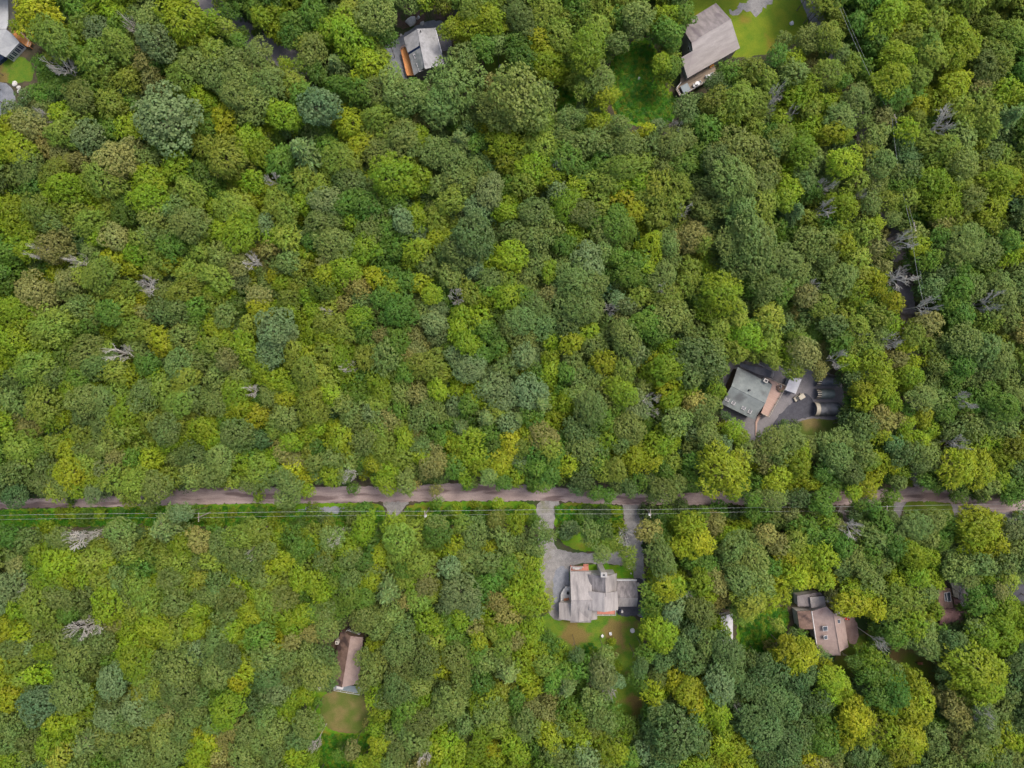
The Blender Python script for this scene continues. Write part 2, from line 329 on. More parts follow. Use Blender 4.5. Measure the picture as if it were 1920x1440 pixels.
def deck(root, px, z, mat, rail=None, rmat=None, th=.25):
    pts = [P(a, b, z) for a, b in px]
    MB().slab([p for p in pts], th).build('deck', mat, root)
    for p in pts:
        c = np.array(p[:2]); m = np.mean([q[:2] for q in pts], 0); c = c+(m-c)*.04
        MB().box((c[0], c[1], (z-th)/2), (.16, .16, z-th)).build('post', mat, root)
    if rail: railing(root, [P(a, b, z) for a, b in rail], z, mat=rmat)
    FOOT.append([p[:2] for p in pts])
def conv(x0, y0, s): return lambda x, y: (x0+x/s, y0+y/s)
def at(root_px): return P(root_px[0], root_px[1], 0)

# A: rambling grey house in the middle of the lower half
a = conv(980, 1020, 6.857)
hA = thing('house', 'rambling grey-shingled house with several joined gables inside the gravel drive loop', 'house', at(a(900, 650)))
gable(hA, a(612,355), a(612,1010), a(880,1010), a(880,355), 3.8, 6.4, M['rgrey'], M['cream'], t=.5)
gable(hA, a(468,750), a(958,750), a(958,968), a(468,968), 3.3, 5.2, M['rgrey'], M['cream'])
gable(hA, a(1190,470), a(1190,806), a(1466,806), a(1466,470), 3.4, 5.4, M['rstain'], M['cream'], t=.56, mat2=M['rgrey'])
nw = gable(hA, a(850,392), a(1212,375), a(1200,640), a(880,640), 4.8, 7.4, M['rstain'], M['cream'], t=.53, mat2=M['rgrey'])
gable(hA, a(856,608), a(1226,608), a(1226,850), a(856,850), 6.0, 7.5, M['rgrey'], M['cream'])
A_, B_, C_, D_ = nw
windows(hA, B_, A_, 3.6, 3, 1.1, .9, side=1)
c = P(*a(1045, 395), 8.6)
ch = MB().box((c[0], c[1], 4.3), (1.35, 1.0, 8.6)).build('chimney', M['cream'], hA)
MB().box((c[0], c[1], 8.68), (1.6, 1.25, .18)).build('chimney_cap', M['siding'], ch, off=hA.location)
MB().tube((c[0], c[1], 8.77), (c[0], c[1], 9.2), .2, n=10).build('flue', M['dark'], ch, off=hA.location)
deck(hA, [a(545,548), a(612,548), a(612,722), a(488,722), a(488,635)], 1.0, M['deckg'], [a(612,550), a(545,550), a(490,635), a(490,720)])
deck(hA, [a(612,285), a(845,285), a(845,372), a(612,372)], 1.1, M['deckr'], [a(614,360), a(614,287), a(775,287)])
st = MB()
for k in range(6):
    q = P(*a(817, 342-k*13), 1.1); st.box((q[0], q[1], 1.1-k*.16-.05), (1.35, .36, .07))
st.build('stairs', M['deckr'], hA)
deck(hA, [a(945,838), a(1192,838), a(1192,905), a(945,905)], 2.9, M['deckr'], [a(947,903), a(1190,903), a(1190,850)])
MB().box((*P(*a(1330, 462), 3.4)[:2], 3.42), (5.6, .22, .2)).build('gutter', M['white'], hA)
MB().box((*P(*a(1478, 520), .5)[:2], .45), (.95, .8, .9), 0, .06).build('air_conditioner', M['trim'], hA)
MB().slab([P(*a(x, y), 6.62-abs(x-620)*.0) for x, y in [(785,752),(850,790),(850,802)]], .05) if 0 else None

# B: green-grey roof with pink deck on the right
b = conv(1320, 660, 6)
hB = thing('house', 'house with green-grey roof and pink wraparound deck beside the asphalt yard', 'house', at(b(480, 470)))
gable(hB, b(380,168), b(195,582), b(562,762), b(768,368), 4.2, 6.0, M['rgreen'], M['bside'], t=.52)
for x, y in ((268,530), (333,567), (448,625), (518,665)): skylight(hB, *b(x, y), 4.75, .75, 1.0, R(-28))
c = P(*b(512, 430), 6.2); MB().tube((c[0], c[1], 5.3), (c[0], c[1], 6.5), .22, n=8).build('vent_pipe', M['dark'], hB)
c = P(*b(698, 322), 5.6); ch = MB().box((c[0], c[1], 2.8), (1.1, .9, 5.6), R(-28)).build('chimney', M['cream'], hB)
MB().box((c[0], c[1], 5.66), (.6, .45, .16), R(-28)).build('chimney_cap', M['dark'], ch, off=hB.location)
deck(hB, [b(700,285), b(915,380), b(720,732), b(640,690), b(700,540), b(765,365)], 2.2, M['deckp'], [b(704,290), b(912,382), b(719,728), b(644,692)], M['beige'])
deck(hB, [b(620,690), b(650,700), b(600,800), b(588,940), b(578,940), b(580,790)], .3, M['deckp'], None)
railing(hB, [P(*b(590,130), 0), P(*b(670,170), 0)], 0, 1.1); railing(hB, [P(*b(770,215), 0), P(*b(752,292), 0)], 0, 1.1)
MB().slab([P(*b(x, y), 3.0) for x, y in [(395,120),(700,190),(760,215),(745,290),(640,262),(405,165)]], .2).build('porch_roof', M['rdark'], hB)

# C: big taupe gable, top right
c3 = conv(1200, 0, 5.333)
hC = thing('house', 'large taupe gabled house with long weathered deck beside the bright lawn', 'house', at(c3(700, 400)))
ze, zr = 5.0, 8.0
NW = [P(*c3(760,30), ze), P(*c3(910,195), zr), P(*c3(515,425), zr), P(*c3(455,330), 6.4), P(*c3(490,195), ze)]
SE = [P(*c3(910,195), zr), P(*c3(1000,480), ze), P(*c3(475,780), ze), P(*c3(412,575), 6.6), P(*c3(528,508), 7.4), P(*c3(515,425), zr)]
MB().slab(NW, .2).build('roof', M['rtaupe2'], hC); MB().slab(SE, .2).build('roof', M['rtaupe'], hC)
MB().tube(P(*c3(910,195), zr), P(*c3(515,425), zr), .1, n=5).build('ridge', M['rtaupe'], hC)
fp = [P(*c3(x, y), z) for x, y, z in [(755,50,ze-.25), (895,200,zr-.45), (980,475,ze-.25), (485,760,ze-.25), (440,600,6.1), (528,520,6.9), (500,425,zr-.6), (470,340,6), (500,210,ze-.25)]]
w_ = MB(); n = len(fp); w_.add([(p[0], p[1], 0) for p in fp]+fp, [tuple(range(n))[::-1]]+[(i, (i+1) % n, n+(i+1) % n, n+i) for i in range(n)]); w_.build('wall', M['siding'], hC)
FOOT.append([p[:2] for p in fp])
windows(hC, fp[6][:2], fp[5][:2], 5.5, 2, .7, 1.0, side=-1)
windows(hC, P(*c3(485,760), 3)[:2], P(*c3(980,475), 3)[:2], 3.6, 4, 1.6, 1.3, side=-1)
deck(hC, [c3(400,835), c3(420,700), c3(475,770), c3(745,630), c3(770,755), c3(405,975), c3(355,890)], 2.4, M['deckw'], [c3(768,752), c3(406,970), c3(358,890), c3(402,838)])
MB().slab([P(*c3(x, y), 3.3) for x, y in [(415,640),(470,600),(480,690),(425,700)]], .12).build('stair_roof', M['rdark'], hC)

# D: pale slate house, top middle
d = conv(680, 0, 8.727)
hD = thing('house', 'pale slate-roofed house with narrow orange deck in the gravel yard', 'house', at(d(950, 800)))
MB().slab([P(*d(670,615), 4.4), P(*d(895,470), 6.8), P(*d(930,742), 6.8), P(*d(738,862), 4.4)], .18).build('roof', M['rslate'], hD)
MB().slab([P(*d(755,895), 4.1), P(*d(940,780), 6.6), P(*d(1022,1095), 6.6), P(*d(840,1235), 4.1)], .18).build('roof', M['rslate2'], hD)
MB().slab([P(*d(893,470), 6.8), P(*d(1180,458), 4.3), P(*d(1295,868), 4.3), P(*d(1330,1060), 4.3), P(*d(1020,1130), 6.8)], .18).build('roof', M['rslate'], hD)
MB().slab([P(*d(742,862), 4.5), P(*d(928,742), 6.7), P(*d(940,778), 6.3), P(*d(762,888), 4.2)], .1).build('glazed_dormer', M['navy'], hD)
MB().slab([P(*d(1205,500), 3.3), P(*d(1440,580), 2.8), P(*d(1470,822), 2.8), P(*d(1300,835), 3.3)], .15).build('porch_roof', M['rdark'], hD)
MB().tube(P(*d(1183,456), 4.4), P(*d(1295,868), 4.4), .14, n=5).build('gutter', M['white'], hD)
MB().tube(P(*d(893,470), 6.82), P(*d(1020,1120), 6.82), .1, n=5).build('ridge', M['rslate'], hD)
fp = [P(*d(x, y), z) for x, y, z in [(700,625,4.1), (895,495,6.3), (1165,480,4.0), (1310,1060,4.0), (1020,1120,6.2), (860,1220,3.8), (770,890,3.9)]]
w_ = MB(); n = len(fp); w_.add([(p[0], p[1], 0) for p in fp]+fp, [tuple(range(n))[::-1]]+[(i, (i+1) % n, n+(i+1) % n, n+i) for i in range(n)]); w_.build('wall', M['siding'], hD)
MB().prism([P(*d(x, y), 2.6)[:2] for x, y in [(1215,520),(1430,600),(1455,810),(1300,820)]], 0, 2.6).build('porch', M['cream'], hD)
FOOT.append([p[:2] for p in fp])
skylight(hD, *d(865, 920), 5.2, .7, .9, R(20)); skylight(hD, *d(915, 1060), 5.2, .7, .8, R(20)); skylight(hD, *d(955, 1140), 5.3, 1.1, .7, R(20))
q = P(*d(950,520), 6.6); MB().tube((q[0], q[1], 6), (q[0], q[1], 7.1), .13, n=8).build('vent_pipe', M['dark'], hD)
deck(hD, [d(640,800), d(690,760), d(745,880), d(845,1235), d(720,1235), d(625,830)], 1.6, M['decko'], [d(690,765), d(642,802), d(628,830), d(720,1225)], M['rustw'])

# E: brown-roofed house, lower left
e = conv(560, 1150, 5.333)
hE = thing('house', 'long narrow brown-roofed house under the trees above the dry round lawn', 'house', at(e(470, 460)))
gable(hE, e(425,160), e(645,240), e(600,705), e(300,705), 3.6, 5.6, M['rbrown'], M['bside'], t=.5, mat2=M['rpink'])
q = P(*e(382, 295), 5.2); ch = MB().box((q[0], q[1], 2.6), (.8, .8, 5.2)).build('chimney', M['cream'], hE)
MB().box((q[0], q[1], 5.24), (.42, .42, .1)).build('chimney_cap', M['dark'], ch, off=hE.location)
deck(hE, [e(360,702), e(450,712), e(660,745), e(612,802), e(360,758)], 1.8, M['cover'], [e(362,704), e(362,756), e(612,800)])
deck(hE, [e(490,150), e(620,200), e(600,225), e(470,195)], 2.2, M['rdark'], [e(470,190), e(492,152), e(615,198)])
q = P(*e(415, 735), 1.9); MB().box((q[0], q[1], 2.15), (1.7, .8, .5), R(-8), .05).build('storage_box', M['trim'], hE)

# F: pinkish tan house, lower right
f6 = conv(1460, 1070, 4.8)
hF = thing('house', 'pinkish tan house with skylights and stepped flat annexes, lower right', 'house', at(f6(420, 480)))
MB().slab([P(*f6(x, y), z) for x, y, z in [(300,365,4.6),(430,322,6.0),(492,385,6.6),(555,745,6.6),(560,762,6.4),(435,765,5.2),(352,735,4.4),(318,480,4.6)]], .18).build('roof', M['rpink'], hF)
MB().slab([P(*f6(x, y), z) for x, y, z in [(492,385,6.6),(590,430,4.6),(628,686,4.6),(558,728,6.2),(550,745,6.6)]], .18).build('roof', M['rpink'], hF)
MB().slab([P(*f6(x, y), z) for x, y, z in [(165,365,4.0),(292,360,4.6),(318,525,4.6),(190,530,4.0)]], .18).build('roof', M['rbrown'], hF)
MB().slab([P(*f6(x, y), 3.2) for x, y in [(165,225),(375,195),(405,230),(288,250),(296,322),(172,322)]], .2).build('roof', M['rtaupe2'], hF)
MB().slab([P(*f6(x, y), 4.0) for x, y in [(280,240),(410,228),(425,318),(295,335)]], .2).build('roof', M['rtaupe'], hF)
MB().tube(P(*f6(297,365), 4.7), P(*f6(352,735), 4.6), .13, n=5).build('gutter', M['trim'], hF)
MB().tube(P(*f6(492,385), 6.65), P(*f6(552,745), 6.65), .1, n=5).build('ridge', M['rpink'], hF)
fp = [P(*f6(x, y), z) for x, y, z in [(310,372,4.3),(430,330,5.2),(492,395,6.2),(582,440,4.3),(618,678,4.3),(556,720,5.6),(540,745,5.6),(440,748,4.8),(365,720,4.1),(326,500,4.3)]]
w_ = MB(); n = len(fp); w_.add([(p[0], p[1], 0) for p in fp]+fp, [tuple(range(n))[::-1]]+[(i, (i+1) % n, n+(i+1) % n, n+i) for i in range(n)]); w_.build('wall', M['cream'], hF)
FOOT.append([p[:2] for p in fp])
for ps, z in (([(172,372),(300,368),(320,518),(195,520)], 3.75), ([(175,232),(370,205),(398,232),(300,255),(300,318),(180,318)], 2.98), ([(290,246),(402,236),(416,314),(300,328)], 3.78)):
    MB().prism([P(*f6(x, y), z)[:2] for x, y in ps], 0, z).build('wall', M['cream'], hF)
q0, q1 = P(*f6(172,372), 2)[:2], P(*f6(300,368), 2)[:2]; windows(hF, q0, q1, 2.2, 4, .6, 1.2, side=1)
windows(hF, P(*f6(310,372),4)[:2], P(*f6(430,330),4)[:2], 3.9, 2, .8, .8, side=1)
skylight(hF, *f6(418,520), 6.0, 1.1, 1.1, R(5)); skylight(hF, *f6(422,600), 6.0, .8, .8, R(5)); skylight(hF, *f6(540,455), 5.8, .6, .9, R(5))
FOOT.append([P(*f6(x, y))[:2] for x, y in [(150,200),(420,190),(430,320),(320,530),(180,530)]])

# G: red-brown house at the right
hG = thing('house', 'red-brown roofed house with dark lower roof at the right edge behind trees', 'house', at(f6(1590, 380)))
gable(hG, f6(1440,330), f6(1440,505), f6(1705,500), f6(1690,335), 3.6, 5.2, M['rrust'], M['bside'], t=.18)
MB().slab([P(*f6(x, y), z) for x, y, z in [(1440,150,4.4),(1545,160,4.4),(1575,335,4.4),(1440,340,4.4)]], .2).build('roof', M['rbrown'], hG)
MB().prism([P(*f6(x, y), 4)[:2] for x, y in [(1448,160),(1538,168),(1565,330),(1448,335)]], 0, 4.18).build('wall', M['bside'], hG)
skylight(hG, *f6(1530, 235), 4.42, .8, 2.3, R(6)); skylight(hG, *f6(1502, 235), 4.42, .5, 2.0, R(6))
deck(hG, [f6(1548,110), f6(1622,110), f6(1618,245), f6(1580,235)], 1.5, M['beige'], [f6(1621,112), f6(1616,250)])
deck(hG, [f6(1575,245), f6(1620,260), f6(1690,325), f6(1690,345), f6(1585,330)], 1.6, M['rrust'], None)
FOOT.append([P(*f6(x, y))[:2] for x, y in [(1440,140),(1630,120),(1700,340),(1440,350)]])

# H: grey house, top-left corner
h = conv(0, 0, 7.2)
hH = thing('house', 'grey-roofed house with white sunroom cut by the top left corner of the photo', 'house', at(h(40, 400)))
MB().slab([P(*h(x, y), z) for x, y, z in [(-300,-200,6.2),(112,-200,4.6),(108,330,4.6),(80,392,4.7),(-300,392,6.2)]], .2).build('roof', M['rcool'], hH)
MB().slab([P(*h(x, y), z) for x, y, z in [(-300,396,6.2),(85,396,5.2),(175,470,4.2),(262,572,2.85),(78,772,2.85),(-60,700,4.0),(-300,700,5.6)]], .2).build('roof', M['rcool'], hH)
MB().prism([P(*h(x, y), 4)[:2] for x, y in [(-280,-190),(95,-190),(92,330),(70,400),(60,490),(-60,590),(-280,600)]], 0, 3.95).build('wall', M['cream'], hH)
A0, A1 = P(*h(86,768), 2.7)[:2], P(*h(260,578), 2.7)[:2]; vin = (np.array(P(*h(-60,640), 2.7)[:2])-np.array(A0))*.5
MB().prism([A0, A1, tuple(np.array(A1)+vin), tuple(np.array(A0)+vin)], 0, 2.66).build('sunroom', M['white'], hH)
for k in range(4):
    for e_ in (-.24, .24):
        t0 = (k+.5)/4; m_ = np.array(A0)+(np.array(A1)-np.array(A0))*t0; dn = np.array(A1)-np.array(A0); L_ = np.linalg.norm(dn); dn /= L_; nn_ = np.array((dn[1], -dn[0])); m_ = m_+dn*e_*1.0+nn_*.03
        MB().box((m_[0], m_[1], 1.5), (.36, .08, 1.6), math.atan2(dn[1], dn[0])).build('window', M['navy'], hH)
deck(hH, [h(110,330), h(130,322), h(285,430), h(425,570), h(402,636), h(350,622), h(262,560), h(165,462)], 1.3, M['decko'], [h(130,325), h(283,432), h(422,572), h(400,630)])
q = P(*h(10,800), .6); MB().box((q[0], q[1], .6), (2.4, 1.4, 1.2), R(40), .1).build('utility_box', M['navy'], hH)
FOOT.append([P(*h(x, y))[:2] for x, y in [(-300,-200),(120,-200),(110,330),(300,610),(165,832),(-300,760)]])

# I: narrow white-roofed building
i8 = conv(1300, 1100, 12)
hI = thing('outbuilding', 'long narrow outbuilding with plain white roof beside the bright green weeds', 'outbuilding', at(i8(770, 950)))
MB().slab([P(*i8(x, y), z) for x, y, z in [(615,682,3.4),(888,602,2.8),(893,1290,2.8),(640,1290,3.4)]], .16).build('roof', M['rwhite'], hI)
MB().prism([P(*i8(x, y), 2.6)[:2] for x, y in [(640,690),(870,625),(875,1270),(655,1270)]], 0, 2.6).build('wall', M['cream'], hI)
deck(hI, [i8(540,600), i8(800,590), i8(800,615), i8(620,675)], .8, M['deckg'], [i8(545,600), i8(800,592)])
FOOT.append([P(*i8(x, y))[:2] for x, y in [(600,590),(890,590),(893,1290),(620,1290)]])
for nm_, lb, pts, z, mt in (('shed', 'small blue-grey shed showing beside the top middle leaf litter clearing', [(850,17),(864,7),(878,16),(866,27)], 2.6, M['cover']),
                            ('shed', 'pale grey roofed shed peeping out at the far right edge', [(1905,690),(1922,680),(1940,700),(1925,712)], 2.8, M['rcool'])):
    t_ = thing(nm_, lb, 'shed', P(*np.mean(pts, 0)))
    gable(t_, pts[0], pts[1], pts[2], pts[3], z, z+.9, mt, M['siding'], oh=.2)

# ------------------------------------------------------------------ smaller things in the yards
def shelter(px0, px1, py0, py1, h_, lab, mt, striped, solid=1):
    """arched fabric garage: half-cylinder along x, pale arch ribs facing the yard, black front panel as painted interior darkness"""
    c = P((px0+px1)/2, (py0+py1)/2, h_*.6); x0 = P(px0, py0, h_*.6)[0]; x1 = P(px1, py0, h_*.6)[0]
    r = abs(P(px0, py0, h_*.6)[1]-P(px0, py1, h_*.6)[1])/2
    t_ = thing('arched_shelter', lab, 'shelter', (c[0], c[1], 0), 'arched garage shelters beside the asphalt yard')
    mb = MB(); n = 14; arc = [(c[1]-r*math.cos(math.pi*i/n), h_*math.sin(math.pi*i/n)**.75) for i in range(n+1)]
    v = []; nx = 6
    for k in range(nx+1):
        xx = x0+(x1-x0)*k/nx
        v += [(xx, y, z-(.05 if k % 2 else 0)) for y, z in arc]
    m_ = n+1; fs = [(k*m_+i, k*m_+i+1, (k+1)*m_+i+1, (k+1)*m_+i) for k in range(nx) for i in range(n)]
    mb.add(v, fs); mb.add([(x1, y, z) for y, z in arc], [tuple(range(m_))]); mb.build('cover', mt, t_)
    rib = MB()
    for k in range(n):
        if striped and k % 2: continue
        (y0, z0), (y1, z1) = arc[k], arc[k+1]
        rib.slab([(x0-.9, y0, z0+.05), (x0-.9, y1, z1+.05), (x0+.15, y1, z1+.05), (x0+.15, y0, z0+.05)], .06)
    rib.build('front_hood', M['beige'], t_)
    if striped:
        rb = MB()
        for k in range(1, n, 2):
            (y0, z0), (y1, z1) = arc[k], arc[k+1]
            rb.slab([(x0-.9, y0, z0+.03), (x0-.9, y1, z1+.03), (x0+.15, y1, z1+.03), (x0+.15, y0, z0+.03)], .05)
        rb.build('dark_stripes', M['dark'], t_)
    MB().add([(x0+.3, y, z*.97) for y, z in arc], [tuple(range(m_))[::-1]]).build('front_dark_panel', M['dark'], t_)  # black panel painted in for the unlit inside behind the arch
    FOOT.append([(x0-1, c[1]-r), (x1, c[1]-r), (x1, c[1]+r), (x0-1, c[1]+r)])
shelter(1537, 1572, 704, 724, 2.3, 'uppermost of the three arched shelters, half under overhanging tan leaves', M['tarpd'], True)
shelter(1537, 1563, 729, 748, 2.4, 'middle arched shelter with green-grey cover and striped front arch', M['tarp'], True)
shelter(1535, 1574, 754, 780, 2.7, 'lowest arched shelter, dark streaked cover with plain beige front', M['tarpd'], False)
# box trailer
z = 2.7; cr = [P(*q, z) for q in ((1482,706), (1472,731), (1492,738.5), (1503,711))]
c = np.mean([q[:2] for q in cr], 0); t_ = thing('box_trailer', 'white box trailer parked beside the pink deck under an overhanging branch', 'trailer', (c[0], c[1], 0))
MB().prism([q[:2] for q in cr], .7, z).build('body', M['rwhite'], t_)
MB().prism([tuple(c+(np.array(q[:2])-c)*.97) for q in cr], z+.003, z+.05).build('roof', M['rwhite'], t_)
ang = math.atan2(cr[1][1]-cr[0][1], cr[1][0]-cr[0][0]); u = np.array((math.cos(ang), math.sin(ang))); nn = np.array((-u[1], u[0]))
for s_ in (-1, 1):
    for k in (-.45, .45):
        q = c+nn*s_*1.28+u*k; MB().tube((q[0]-nn[0]*.12, q[1]-nn[1]*.12, .35), (q[0]+nn[0]*.12, q[1]+nn[1]*.12, .35), .35, n=14).build('wheel', M['rubber'], t_)
q = c+u*2.3; MB().box((q[0], q[1], .5), (1.2, .12, .1), ang).build('hitch', M['dark'], t_)
MB().box((c[0]-nn[0]*0, c[1], .62), (3.2, 2.2, .12), ang).build('chassis', M['dark'], t_)
# golf cart
q = P(1499, 745, 1.0); rz = R(-58); t_ = thing('golf_cart', 'cream-roofed golf cart parked on the asphalt beside the white box trailer', 'golf cart', (q[0], q[1], 0))
u = np.array((math.cos(rz), math.sin(rz))); u = np.array((math.cos(R(32)), math.sin(R(32)))); nn = np.array((-u[1], u[0])); rz = R(32)
def L2(a_, b_): p_ = np.array(q[:2])+u*a_+nn*b_; return p_[0], p_[1]
MB().box((*L2(-.1,0), .42), (2.5, 1.2, .3), rz, .1).build('body', M['beige'], t_)
MB().box((*L2(-1.15,0), .72), (.55, 1.15, .4), rz, .1).build('front_cowl', M['beige'], t_)
MB().box((*L2(.35,0), .75), (.55, 1.1, .25), rz, .05).build('seat', M['dark'], t_)
MB().box((*L2(.35,0), 1.85), (1.55, 1.25, .09), rz, .04).build('roof', M['beige'], t_)
for i in (-.35, 1.0):
    for j in (-.52, .52): MB().tube((*L2(i, j), .5), (*L2(i, j), 1.83), .025, n=5).build('roof_post', M['dark'], t_)
for i in (-.95, .8):
    for j in (-.6, .6):
        A0, B0 = L2(i, j-.09), L2(i, j+.09); MB().tube((*A0, .24), (*B0, .24), .24, n=12).build('wheel', M['rubber'], t_)
# simple furniture makers
def chair(px, py, z, rz, lab, mat, grp=None):
    x, y, _ = P(px, py, z); t_ = thing('chair', lab, 'chair', (x, y, z), grp)
    def W(a_, b_, c_): return (x+a_*math.cos(rz)-b_*math.sin(rz), y+a_*math.sin(rz)+b_*math.cos(rz), z+c_)
    MB().box(W(0,0,.42), (.6,.6,.08), rz, .03).build('seat', mat, t_)
    MB().box(W(-.28,0,.72), (.08,.6,.6), rz, .02).build('backrest', mat, t_)
    for s_ in (-1, 1): MB().box(W(0,.3*s_,.6), (.6,.07,.06), rz).build('armrest', mat, t_)
    for i in (-.25, .25):
        for j in (-.27, .27): MB().tube(W(i, j, 0), W(i, j, .58), .025, n=5).build('leg', mat, t_)
def table(px, py, z, r, lab, mat, rnd_=True):
    x, y, _ = P(px, py, z); t_ = thing('table', lab, 'table', (x, y, z))
    if rnd_: MB().tube((x, y, z+.70), (x, y, z+.75), r, n=20).build('tabletop', mat, t_)
    else: MB().box((x, y, z+.72), (r*2, r*1.3, .06), 0, .02).build('tabletop', mat, t_)
    for i in (-1, 1):
        for j in (-1, 1): MB().tube((x+i*r*.6, y+j*r*.4, z), (x+i*r*.55, y+j*r*.35, z+.70), .03, n=5).build('leg', mat, t_)
G1 = 'chairs on the red front deck of the rambling grey house'
table(*a(697,305), 1.1, .55, 'small pale table between two chairs on the red front deck', M['stone'], False)
chair(*a(655,302), 1.1, 0, 'pale deck chair left of the small table on the red front deck', M['stone'], G1)
chair(*a(740,302), 1.1, R(180), 'pale deck chair right of the small table on the red front deck', M['stone'], G1)
chair(*a(572,575), 1.0, R(200), 'white chair near the top of the pale side deck of the grey house', M['white'])
chair(*a(580,625), 1.0, R(170), 'dark chair in the middle of the pale side deck of the grey house', M['dark'])
x, y, _ = P(*a(560,700), 1.0); t_ = thing('bench', 'rust-coloured bench on the pale side deck of the grey house', 'bench', (x, y, 1.0))
MB().box((x, y, 1.42), (1.4, .42, .07), R(10)).build('seat', M['rustw'], t_); MB().box((x, y-.2, 1.7), (1.4, .06, .45), R(10)).build('backrest', M['rustw'], t_)
for s_ in (-.6, .6): MB().box((x+s_, y+s_*.17, 1.2), (.07, .38, .4), R(10)).build('leg', M['rustw'], t_)
chair(*a(1022,1172), 0, R(40), 'white lawn chair on the back lawn, nearer the grey house back steps', M['white'], 'white chairs on the back lawn')
chair(*a(1125,1142), 0, R(100), 'white lawn chair on the back lawn, between the other chair and the round lid', M['white'], 'white chairs on the back lawn')
def disc(px, py, r, lab, nm_, cat, mat, h_=.35):
    x, y, _ = P(px, py); t_ = thing(nm_, lab, cat, (x, y, 0))
    MB().tube((x, y, -.02), (x, y, h_), r, r*.97, n=24).build('rim', mat, t_); MB().tube((x, y, h_), (x, y, h_+.06), r*.75, r*.6, n=24).build('lid', M['trim'], t_)
disc(*a(1410,1110), .62, 'round pale stone fire pit cover on the right of the back lawn', 'fire_pit', 'fire pit', M['stone'])
disc(939, 125.5, .55, 'round pale lid in the shaded hollow among trees, top middle', 'well_cover', 'well cover', M['stone'])
x, y, _ = P(*a(1246,862)); t_ = thing('barbecue_grill', 'dark covered barbecue grill beside the red balcony of the grey house', 'grill', (x, y, 0))
MB().box((x, y, .5), (.6, 1.3, 1.0), 0, .08).build('body', M['navy'], t_); MB().box((x, y, 1.08), (.5, .9, .2), 0, .08).build('hood', M['dark'], t_)
x, y, _ = P(*a(1272,858)); t_ = thing('storage_bin', 'small white bin beside the dark covered grill', 'bin', (x, y, 0))
MB().box((x, y, .4), (.5, .5, .8), 0, .05).build('body', M['white'], t_); MB().box((x, y, .84), (.55, .55, .06)).build('lid', M['trim'], t_)
# deck C furniture
x, y, _ = P(*c3(448,888), 2.9); t_ = thing('hot_tub', 'hot tub under a blue-grey cover at the corner of the long deck', 'hot tub', (x, y, 2.4))
MB().box((x, y, 2.8), (2.15, 2.0, .8), R(28), .08).build('shell', M['dark'], t_); MB().box((x+.1, y+.05, 3.25), (2.1, 2.0, .1), R(28), .05).build('cover', M['cover'], t_)
table(*c3(568,848), 2.4, .62, 'round dark-centred patio table on the long weathered deck', M['white'])
x, y, _ = P(*c3(572,852), 3.2); t_ = thing('serving_bowl', 'dark bowl on the round patio table of the long deck', 'bowl', (x, y, 3.15)); MB().tube((x, y, 3.152), (x, y, 3.3), .2, .27, n=14).build('bowl', M['dark'], t_)
G2 = 'white chairs on the long weathered deck'
chair(*c3(535,862), 2.4, R(0), 'white chair on the long deck, left of the round table toward the hot tub', M['white'], G2)
chair(*c3(588,832), 2.4, R(210), 'white chair on the long deck, just right of the round table', M['white'], G2)
table(*c3(688,768), 2.4, .5, 'pale square table by the railing at the right end of the long deck', M['deckg'], False)
chair(*c3(660,775), 2.4, R(20), 'white chair left of the square table on the long deck', M['white'], G2)
chair(*c3(712,750), 2.4, R(200), 'white chair right of the square table on the long deck', M['white'], G2)
x, y, _ = P(*c3(715,662), 2.6); t_ = thing('bench', 'orange wooden bench against the wall of the taupe gabled house', 'bench', (x, y, 2.4))
MB().box((x, y, 2.85), (1.2, .5, .08), R(30)).build('seat', M['orange'], t_); MB().box((x-.12, y+.22, 3.1), (1.2, .07, .5), R(30)).build('backrest', M['orange'], t_)
for s_ in (-.5, .5): MB().box((x+s_*.87, y+s_*.5, 2.6), (.07, .45, .4), R(30)).build('leg', M['orange'], t_)
# deck B planter
x, y, _ = P(*b(860,408), 2.4); t_ = thing('planter', 'round mauve flower planter at the corner of the pink deck', 'planter', (x, y, 2.2))
MB().tube((x, y, 2.2), (x, y, 2.7), .9, 1.0, n=18).build('pot', M['mulch'], t_)
for k in range(16): q = nr.normal(0, .4, 2); MB().tube((x+q[0], y+q[1], 2.6), (x+q[0]*1.1, y+q[1]*1.1, 2.95+rnd.random()*.2), .16, .05, n=5).build('flowers', M['stone'] if k % 4 == 0 else M['tanp'], t_) if k < 6 else None
chair(*b(845,385), 2.2, R(200), 'pale chair above the planter on the pink deck', M['stone'])
x, y, _ = P(*b(650,684), .8); t_ = thing('storage_bin', 'small white-topped box at the foot of the pink deck', 'bin', (x, y, 0)); MB().box((x, y, .5), (.9, .6, 1.0), R(-25), .05).build('body', M['dark'], t_); MB().box((x, y, 1.03), (.7, .45, .05), R(-25)).build('lid', M['white'], t_)
# F yard
x, y, _ = P(*f6(545,380), 1); t_ = thing('utility_trailer', 'small white trailer parked at the right side of the pinkish tan house', 'trailer', (x, y, 0))
MB().box((x, y, .75), (2.1, 1.15, .8), R(4), .08).build('body', M['white'], t_); MB().box((x, y, 1.19), (1.7, .8, .07), R(4)).build('lid', M['trim'], t_)
for s_ in (-.62, .62): MB().tube((x, y+s_-.08, .3), (x, y+s_+.08, .3), .3, n=12).build('wheel', M['rubber'], t_)
x, y, _ = P(*f6(452,266), .6); t_ = thing('air_conditioner', 'white air conditioner beside the flat annex of the pinkish tan house', 'air conditioner', (x, y, 0))
MB().box((x, y, .5), (1.3, .9, .9), 0, .06).build('case', M['white'], t_); MB().tube((x, y, .95), (x, y, .99), .34, n=16).build('fan', M['dark'], t_); MB().box((x, y, .03), (1.6, 1.2, .06)).build('base', M['stone'], t_)
